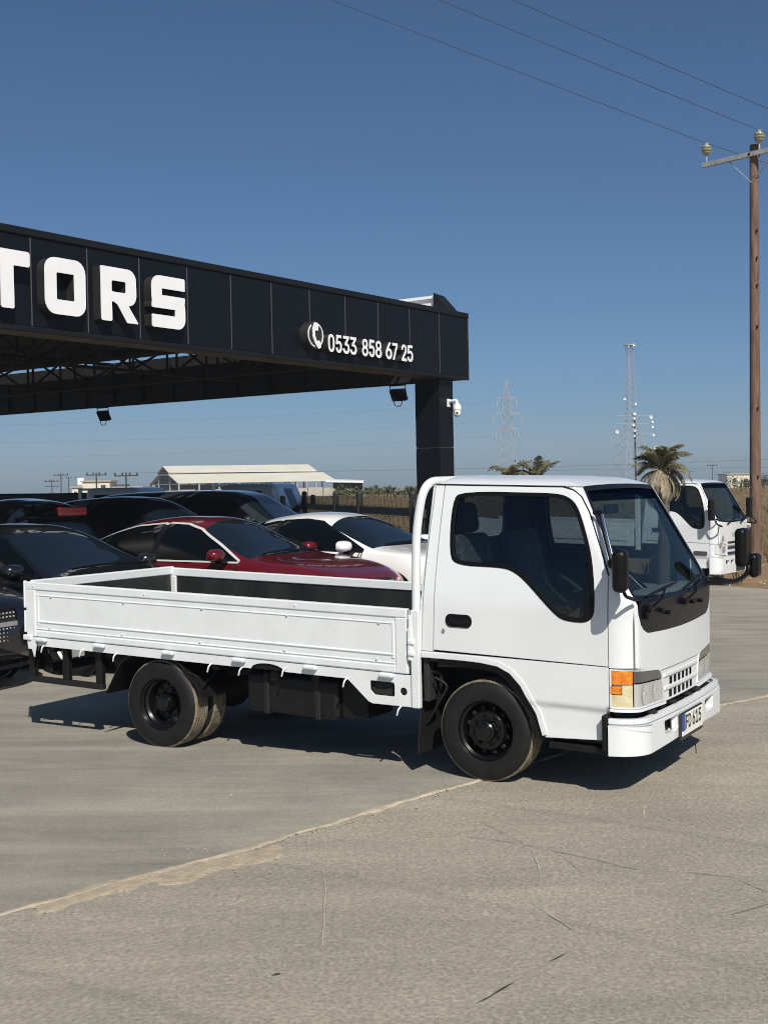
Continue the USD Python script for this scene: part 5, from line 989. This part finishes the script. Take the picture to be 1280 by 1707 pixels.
# ------------------------------------------------------------------ palms
def palm(name, label, loc, H, n, L, dead, seed, spread=1.0, rt=.11):
    r_ = np.random.default_rng(seed); o = thing(name, label, 'palm', loc, 0, 'small palms planted at the yard edge')
    P = []
    for h in np.linspace(0, H, 16): P.append([.04 * math.sin(h * 1.5), .03 * math.cos(h), h])
    part('trunk', tube(P, np.linspace(rt * 1.25, rt, 16) * (1 + .12 * (np.arange(16) % 2)), 12), 'palm_trunk', o, 30)
    def frond(ph, el, Lf, droop, wdt, nl):
        ms = []; d = np.array([math.cos(ph), math.sin(ph), 0]); S = []
        ang = el; p = np.array([.04 * math.sin(H * 1.5), .03 * math.cos(H), H]); st_ = Lf / 14
        for i in range(15):
            S.append(p.copy()); p = p + (d * math.cos(ang) + np.array([0, 0, 1]) * math.sin(ang)) * st_; ang -= droop * st_ / Lf * (.5 + 1.2 * i / 14)
        S = np.array(S); ms.append(tube(S, np.linspace(.018, .004, 15), 5)); T = np.gradient(S, axis=0); T /= np.linalg.norm(T, axis=1, keepdims=True); lat = np.cross(d, [0, 0, 1]); V = []; F = []
        for k in range(nl):
            u = .12 + .88 * k / nl; i = min(13, int(u * 14)); q = S[i] + (S[i + 1] - S[i]) * (u * 14 - i); ll = wdt * math.sin(math.pi * min(1, u * .85 + .12)) ** .7 * r_.uniform(.75, 1.1)
            for s_ in (-1, 1):
                dr = lat * s_ * .75 + T[i] * .75 + np.array([0, 0, r_.uniform(-.45, .05)]); dr /= np.linalg.norm(dr); sd = np.cross(dr, T[i]); sd = np.cross(sd, dr) * .0085; m_ = q + dr * ll * .55; e_ = q + dr * ll + np.array([0, 0, -.28 * ll * r_.uniform(.5, 1.5)]); b0 = len(V)
                V += [q - sd * .6, q + sd * .6, m_ + sd, m_ - sd, e_]; F += [(b0, b0 + 1, b0 + 2), (b0, b0 + 2, b0 + 3), (b0 + 3, b0 + 2, b0 + 4)]
        ms.append(trimesh.Trimesh(V, F, process=False)); return ms
    for k in range(n):
        ph = 2.4 * k + r_.uniform(-.3, .3); el = math.radians(r_.uniform(35, 82) if k > 4 else 80); part('frond', frond(ph, el, L * r_.uniform(.8, 1.1), r_.uniform(1.5, 2.5) * spread, .26 * L, 64), 'palm_green', o, False)
    for k in range(dead): part('dry_frond', frond(2.4 * k + r_.uniform(-.4, .4), math.radians(r_.uniform(-60, 20)), L * r_.uniform(.75, 1.15), r_.uniform(1.6, 2.6), .22 * L, 52), 'palm_dry', o, False)
palm('palm_tree', 'shaggy palm with hanging dry fronds beside the white lorry', (4.03, 18.4, 0), 1.93, 24, .56, 30, 5, .75, .075)
palm('palm_tree', 'low palm tuft arching left above the truck cab roof nearest the black column', (2.33, 23.6, 0), 1.80, 9, .60, 3, 8, .9, .06)
palm('palm_tree', 'low palm tuft fanning right above the middle of the truck cab roof', (2.88, 23.9, 0), 1.82, 10, .64, 2, 9, .75, .06)

# ------------------------------------------------------------------ mesh fence on the yard edge
fl_ = np.array([(.62, 19.5), (.47, 20.6), (-.47, 24.3), (-1.0, 26.6), (-1.9, 30.4), (-2.8, 34.2), (-3.7, 38.0)])
fen = thing('mesh_fence', 'black mesh fence on round-topped posts between the yard and the dry field', 'fence', (0, 0, 0))
def fpt(s): d_ = np.r_[0, np.cumsum(np.linalg.norm(np.diff(fl_, axis=0), axis=1))]; return np.array([np.interp(s, d_, fl_[:, 0]), np.interp(s, d_, fl_[:, 1]), 0])
for a in [fpt(1.1), fpt(4.9), fpt(7.3), fpt(11.2), fpt(15.1), fpt(19.0)]:
    part('post', trimesh.util.concatenate([tube([a, a + [0, 0, 1.66]], .065, 10), trimesh.creation.icosphere(2, .068).apply_translation(a + [0, 0, 1.66])]), 'fence_black', fen, 30)
for z, h in ((1.36, .13), (.12, .12)):
    for s0, s1 in ((0, 1.0), (1.2, 4.82), (4.98, 7.22), (7.38, 11.1), (11.3, 15.0), (15.2, 18.9)): part('rail', strut(fpt(s0) + [0, 0, z], fpt(s1) + [0, 0, z], .05, h), 'fence_black', fen)
ms = []
for s in np.arange(0, 19, .055):
    p = fpt(s); ms.append(strut(p + [0, 0, .18], p + [0, 0, 1.60], .006))
for z in np.arange(.25, 1.62, .17):
    for s0 in np.arange(0, 18.9, 1.0): ms.append(strut(fpt(s0) + [0, 0, z], fpt(s0 + 1.0) + [0, 0, z], .006))
part('wire_mesh', ms, 'fence_black', fen, False, kind='stuff')
# dark wall left
wl = thing('panel_wall', 'long dark grey panel wall behind the parked cars at left', 'wall', (0, 0, 0))
A_, B_ = np.array([-26.0, 36.0]), np.array([-7.35, 34.5])
for i in range(12):
    a = A_ + (B_ - A_) * i / 12; b = A_ + (B_ - A_) * (i + 1) / 12; g_ = (b - a) / np.linalg.norm(b - a) * .012; z1 = 1.90 - .14 * (i + .5) / 12
    part('wall_panel', strut([*(a + g_), z1 / 2], [*(b - g_), z1 / 2], .08, z1), 'wall_dark', wl, False)
part('wall_cap', strut([*A_, 1.915], [*B_, 1.765], .13, .04), 'canopy_trim', wl, False)

# ------------------------------------------------------------------ dry grass and bushes
def tuft_field(name, label, pts, h0, h1, mat, seed, blades=14, cat='grass'):
    r_ = np.random.default_rng(seed); protos = []
    pi = UsdGeom.PointInstancer.Define(stage, '/World/' + numbered(name, '/World')); 
    for k in range(4):
        V, F = [], []
        for _ in range(blades):
            a = r_.uniform(0, 6.28); b = r_.uniform(0, .35); q = np.array([math.cos(a) * r_.uniform(0, .25), math.sin(a) * r_.uniform(0, .25), 0]); d = np.array([math.cos(a) * b, math.sin(a) * b, 1]); w_ = np.array([-math.sin(a), math.cos(a), 0]) * .022; n0 = len(V); hh_ = r_.uniform(.5, 1)
            V += [q - w_, q + w_, q + d * hh_ * .6 + w_ * .6, q + d * hh_ * .6 - w_ * .6, q + d * hh_ + np.array([d[0], d[1], -.1]) * .4]; F += [(n0, n0 + 1, n0 + 2), (n0, n0 + 2, n0 + 3), (n0 + 3, n0 + 2, n0 + 4)]
        m_ = usdkit.mesh(stage, str(pi.GetPath()) + f'/tuft_{k:03d}', trimesh.Trimesh(V, F, process=False), MAT[mat]); protos.append(m_.GetPath())
    pts = np.asarray(pts, float); n = len(pts); pi.CreatePrototypesRel().SetTargets(protos); pi.CreateProtoIndicesAttr(Vt.IntArray.FromNumpy(r_.integers(0, 4, n).astype(np.int32))); pi.CreatePositionsAttr(Vt.Vec3fArray.FromNumpy(pts.astype(np.float32)))
    s = r_.uniform(h0, h1, n); pi.CreateScalesAttr(Vt.Vec3fArray.FromNumpy(np.stack([s * r_.uniform(.8, 1.6, n), s * r_.uniform(.8, 1.6, n), s], 1).astype(np.float32)))
    a = r_.uniform(0, 3.14, n); pi.CreateOrientationsAttr(Vt.QuathArray([Gf.Quath(float(math.cos(q)), 0, 0, float(math.sin(q))) for q in a]))
    setdata(pi.GetPrim(), label=label, category=cat, kind='stuff')
rg = np.random.default_rng(12)
Y_ = 22 + 60 * rg.random(30000) ** 1.5; X_ = rg.uniform(-.22, .36, 30000) * Y_
ok = ~contains_xy(yard, X_, Y_) & ~contains_xy(road, X_, Y_) & ~((X_ > 3.5) & (Y_ < 31) & (rg.random(30000) < .96)); X_, Y_ = X_[ok][:9000], Y_[ok][:9000]
Zb = np.where(Y_ > 43, bank_z(X_, Y_), -.06); P_ = np.stack([X_, Y_, np.maximum(Zb, -.06)], 1)
tuft_field('dry_grass', 'dry straw coloured grass covering the field beyond the fence', P_, .15, .42, 'grass_dry', 3)
yy = rg.uniform(27, 38, 260); P_ = np.stack([rg.uniform(.26, .34, 260) * yy, yy, yy * 0 - .05], 1)
tuft_field('dry_weeds', 'tall dry weeds around the foot of the wooden pole', P_, .15, .45, 'grass_dry', 4)
def shrub(label, loc, w_, h_, seed, grp='bushes on the field bank'):
    r_ = np.random.default_rng(seed); V, F = [], []
    cl = [(r_.normal(0, .32, 3) * [w_, w_ * .6, 0] + [0, 0, h_ * r_.uniform(.3, .75)], r_.uniform(.22, .42)) for _ in range(9)]
    for _ in range(900):
        c, rad = cl[r_.integers(9)]; q = c + r_.normal(0, .5, 3) * rad * [w_ * .6, w_ * .4, h_ * .6]; q[2] = max(.03, q[2]); a = r_.normal(0, 1, (3, 3)); a /= np.linalg.norm(a, axis=1, keepdims=True); n0 = len(V); V += list(q + a * .16 * r_.uniform(.5, 1.2)); F.append((n0, n0 + 1, n0 + 2))
    o = thing('shrub', label, 'bush', loc, 0, grp); part('foliage', trimesh.Trimesh(V, F, process=False), 'bush', o, False); part('stem', [tube([(0, 0, -.2), (r_.normal(0, .2), r_.normal(0, .2), h_ * .6)], .04, 5) for _ in range(3)], 'palm_trunk', o, True, kind='stuff')
for i, (px_, w_, h_) in enumerate([(-1.6, 2.4, 1.3), (.4, 2.2, 1.0), (2.3, 1.8, .8), (4.2, 2.6, .9)]):
    y = 74 + i * 3; z = float(bank_z(np.array([[px_]]), np.array([[y]]))[0, 0])
    shrub(['largest green bush on the bank just right of the far shed', 'second green bush from the far shed along the bank', 'third and smaller green bush along the bank', 'green bush on the bank nearest the black column'][i], (px_, y, z - .1), w_, h_, 40 + i)
for i, x in enumerate((39.5, 42.0)):
    shrub(['dark bush on the skyline left of the wooden pole', 'dark bush on the skyline right of the wooden pole'][i], (x, 140, .2), 3.2, 2.2, 60 + i, 'bushes on the far skyline')

# ------------------------------------------------------------------ far buildings
o = thing('open_barn', 'long open-sided barn with stepped pale roof on the horizon', 'barn', (-44.2, 254, 0), 23)
def slope(ya, za, yb, zb_, x0, x1, nm, mat='barn_roof'): part(nm, hull([(x0, ya, za), (x1, ya, za), (x0, yb, zb_), (x1, yb, zb_), (x0, ya, za - .15), (x1, ya, za - .15), (x0, yb, zb_ - .15), (x1, yb, zb_ - .15)]), mat, o, False)
BL = 31.0
slope(0, 6.95, -5.0, 5.55, 0, BL, 'upper_roof'); slope(-4.6, 5.20, -12.2, 3.45, 0, BL + 1.5, 'lower_roof'); slope(0, 6.95, 5.0, 5.55, 0, BL, 'upper_roof'); slope(4.6, 5.20, 12.2, 3.45, 0, BL + 1.5, 'lower_roof')
part('gable', hull([(.3, 0, 6.7), (.3, -5, 5.3), (.3, 5, 5.3), (.3, 0, 5.0), (.6, 0, 6.7), (.6, -5, 5.3), (.6, 5, 5.3), (.6, 0, 5.0)]), 'barn_dark', o, False)
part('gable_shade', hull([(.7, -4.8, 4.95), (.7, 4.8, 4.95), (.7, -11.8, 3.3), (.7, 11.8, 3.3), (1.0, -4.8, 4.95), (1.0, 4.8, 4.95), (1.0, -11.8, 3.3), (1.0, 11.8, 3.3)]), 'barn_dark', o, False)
part('gable_beam', bx(.05, .29, -5, 5, 5.0, 5.3), 'galv', o, False)
for y in (-11.9, -4.8, 4.8, 11.9):
    for i, x in enumerate(np.linspace(.3, BL + 1.2, 9)): part('post', bx(x - .15, x + .15, y - .15, y + .15, -.1, 3.4 if abs(y) > 6 else 5.1), 'galv', o, False)
part('back_wall', bx(1, 22, 10.8, 11.2, .0, 3.2), 'barn_dark', o, False); part('stacked_goods', bx(1.2, 24, -6, 8, 0, 3.0), 'barn_dark', o, False)
for i in range(11): part('wall_bay', bx(-4 + i * 3.2, -1.0 + i * 3.2, -17.0, -16.6, -.1, 1.95 + .12 * (i % 2)), 'barn_wall', o, False)
sh = thing('far_shed', 'small shed with white flat roof and dark openings right of the open barn', 'shed', (0, 0, 0))
part('walls', bx(-4.7, -2.45, 108, 112, -.2, 1.75), 'barn_wall', sh, False); part('roof', hull([(-4.9, 107.4, 2.35), (-1.7, 107.4, 2.2), (-4.9, 113, 2.5), (-1.7, 113, 2.35), (-4.9, 107.4, 2.47), (-1.7, 107.4, 2.32), (-4.9, 113, 2.62), (-1.7, 113, 2.47)]), 'roof_white', sh, False)
part('opening', bx(-4.3, -2.5, 107.98, 111.5, 1.76, 2.25), 'barn_dark', sh, False); part('side_bay', bx(-2.44, -1.85, 108.4, 112, -.2, 2.2), 'barn_dark', sh, False)
ro = part('earth_mound', terrain(-9.5, -1.6, 78, 100, 40, 40, lambda X, Y: -.3 + 1.35 * np.exp(-((X + 5.2) / 2.4) ** 2 - ((Y - 89) / 6) ** 2) * (.7 + .6 * meshkit.fbm(np.stack([X * .6, Y * .6, X * 0], -1), 4, 3))), 'sand', None, True, kind='structure')
def house(name, label, x, y, w_, d_, h_, wins, extra=None):
    o = thing(name, label, 'house', (x, y, -.1)); part('walls', bx(0, w_, 0, d_, 0, h_), 'house_wall', o, False); part('roof_slab', bx(-.3, w_ + .3, -.3, d_ + .3, h_ + .002, h_ + .22), 'barn_wall', o, False)
    for a, z, ww, hh_ in wins: wn = part('window', bx(a, a + ww, -.05, .10, z, z + hh_), 'house_window', o, False); part('sill', bx(a - .1, a + ww + .1, -.15, -.051, z - .15, z - .02), 'barn_wall', wn, False)
    for q in (extra or []): part(q[0], bx(*q[1]), q[2], o, False)
house('cream_house', 'cream two-storey house with one upper window behind the dark wall', -52.0, 219, 4.7, 6, 3.85, [(3.2, 2.55, .8, .7), (.4, .8, .7, .9)])
house('cream_house', 'lower cream house with a white water tank on its roof', -54.6, 222, 2.4, 5, 2.9, [(.4, 1.5, .5, .7), (1.4, 1.5, .5, .7)], [('water_tank', (.9, 2.0, .5, 1.6, 3.4, 4.6), 'roof_white'), ('tank_stand', (1.0, 1.9, .6, 1.5, 3.13, 3.39), 'barn_wall')])
house('cream_house', 'low cream house with dark roof terrace right of the two-storey house', -47.0, 221, 4.8, 6, 2.7, [(1.0, 1.2, .8, .8)], [('terrace_roof', (.2, 2.2, .4, 3, 3.0, 3.3), 'barn_dark')])
house('flat_building', 'low beige building on the skyline left of the wooden pole', 81.4, 300, 6.2, 8, 3.3, [(1.2, 1.4, 1.0, .9), (3.9, 1.4, 1.0, .9)])

# ------------------------------------------------------------------ towers and far poles
def lattice(base_w, top_w, H, n, r_, legs=4):
    ms = []; L = lambda i, k: np.array([(base_w + (top_w - base_w) * k) / 2 * c for c in ((-1, -1), (1, -1), (1, 1), (-1, 1))[i]] + [H * k])
    ks = 1 - (1 - np.linspace(0, 1, n + 1)) ** 1.35
    for i in range(4):
        ms.append(tube([L(i, k) for k in np.linspace(0, 1, 12)], r_, 4))
        for a, b in zip(ks[:-1], ks[1:]): ms += [tube([L(i, a), L((i + 1) % 4, b)], r_ * .55, 3), tube([L((i + 1) % 4, a), L(i, b)], r_ * .55, 3), tube([L(i, b), L((i + 1) % 4, b)], r_ * .5, 3)]
    return ms
ct = thing('radio_mast', 'tall lattice radio mast carrying white dishes on the horizon', 'mast', (76.4, 390, -.1), 20)
part('lattice', lattice(13.5, 2.2, 21, 6, .075) , 'steel_far', ct, False, kind='stuff'); um = join(lattice(2.6, 1.7, 23.5, 15, .065)); um.apply_translation([0, 0, 21]); part('upper_lattice', um, 'steel_far', ct, False, kind='stuff')
part('cable_ladder', tube([(.8, -1.2, 0), (.6, -1.2, 23)], .28, 6), 'chassis_grimy', ct, False); part('top_platform', lathe([(.001, 0), (1.7, 0), (1.7, .3), (.001, .3)], 12, axis='z', loc=(0, 0, 44)), 'steel_far', ct)
for x, z, s_ in ((.3, 45.0, .9), (-1.6, 44.6, .5), (-3.2, 28.5, .9), (.6, 27.0, .9), (.2, 24.0, 1.1), (.1, 22.6, .9), (-.2, 20.6, 1.0), (.2, 18.9, 1.0), (6.0, 23.0, 1.2), (6.5, 21.5, .9), (6.5, 20.0, .9), (6.8, 17.5, .9), (7.6, 13.4, 1.4), (-6.0, 18.5, 1.2), (0, 17.2, .8)):
    s_ *= .52; dm = lathe([(.001, .35), (s_ * .5, .25), (s_ * .9, .05), (s_, 0), (s_ * .95, -.05), (s_ * .5, .12), (.001, .2)], 14, loc=(x, -2.0, z - 1)); part('dish', dm, 'dish_white', ct, 40)
for z in (17, 20, 22.5): part('dish_arm', strut((-6, -1.2, z), (7, -1.2, z), .15), 'steel_far', ct)
py = thing('power_pylon', 'grey lattice power pylon with three pairs of arms on the horizon', 'pylon', (45.2, 460, -.1), -15)
part('lattice', lattice(6.8, 1.7, 34, 11, .075), 'steel_far', py, False, kind='stuff'); part('peak', join(lattice(1.7, .4, 6, 3, .07)).apply_translation([0, 0, 34]), 'steel_far', py, False, kind='stuff')
for z, hw in ((33.2, 3.5), (27.4, 5.0), (22.0, 4.0)):
    for s_ in (-1, 1):
        part('cross_arm', [strut((s_ * .8, -.6, z), (s_ * hw, 0, z + .2), .22), strut((s_ * .8, .6, z), (s_ * hw, 0, z + .2), .22), strut((s_ * .6, 0, z + 1.2), (s_ * hw, 0, z + .2), .16)], 'steel_far', py, False, kind='stuff'); part('insulator_string', tube([(s_ * hw, 0, z - .4), (s_ * hw, 0, z - 2.8)], .24, 8), 'galv', py)
def small_pole(label, x, y, h_, arms=1, grp='distant wooden poles on the horizon'):
    o = thing('distant_pole', label, 'pole', (x, y, -.1), 0, grp); part('shaft', tube([(0, 0, 0), (0, 0, h_)], [.11, .08], 8), 'barn_dark', o, True)
    for k in range(arms): part('crossarm', bx(-1.3, 1.3, -.08, .08, h_ - .42 - k * .9, h_ - .28 - k * .9), 'barn_dark', o)
    for a in (-1.2, -.4, .4, 1.2): part('insulator', bx(a - .08, a + .08, -.08, .08, h_ - .275, h_ - .02), 'barn_dark', o)
small_pole('distant pole in front of the cream two-storey house', -36.9, 163, 4.55, 1); small_pole('distant pole with a wide crossarm nearest the open barn', -27.8, 137, 4.05, 1); small_pole('leftmost distant pole, double-armed, above the dark wall', -62.8, 240, 4.6, 2); small_pole('second distant pole from the left above the dark wall', -58.5, 230, 5.6, 1); small_pole('thin distant pole right beside the cream house with the tank', -56.6, 228, 4.9, 0)
small_pole('thin distant pole between the pylon and the low palm', 21.0, 190, 5.6, 0); small_pole('distant pole with crossarm beside the low palm', 22.3, 190, 4.1, 1)
for i, (q, lab) in enumerate(((1150, 'distant pole above the white lorry roof, leftmost'), (1188, 'tallest distant pole above the white lorry roof'), (1214, 'distant pole above the white lorry roof, rightmost'))): small_pole(lab, (q - 640) / 2111 * 330, 330, (4.6, 6.2, 4.2)[i], 1 if i == 1 else 0)
# far conductors
grp = 'faint distant power lines across the sky'
for i, (yl, yr) in enumerate(((33.4, 31.8), (27.0, 25.0), (21.5, 19.6))): wire('distant_wire', (-240, 470, yl - 4), (40, 460, yr - .0), 3.0, .025, ['uppermost', 'middle', 'lowest'][i] + ' faint power line running left from the pylon', grp)
for i, (a, b) in enumerate((((-28, 137, 3.9), (60, 150, 4.6)), ((22.3, 190, 3.9), (140, 210, 4.8)))): wire('distant_wire', a, b, .5, .016, ['dark power line passing right above the open barn roof', 'dark power line passing right from the low palm to the wooden pole'][i], grp)

# ------------------------------------------------------------------ dusty air over the plain
MAT['haze'] = usdkit.material(stage, '/World/Looks/haze', {'v': ('principled_volume', {'color': (.74, .82, .91), 'density': 0.00045, 'anisotropy': .0})}, volume='v.volume')
hz = bx(-1400, 1400, -260, 1400, -1.2, 48.0)
part('haze', hz, 'haze', None, False, kind='stuff', label='thin dusty haze lying over the plain', category='haze')
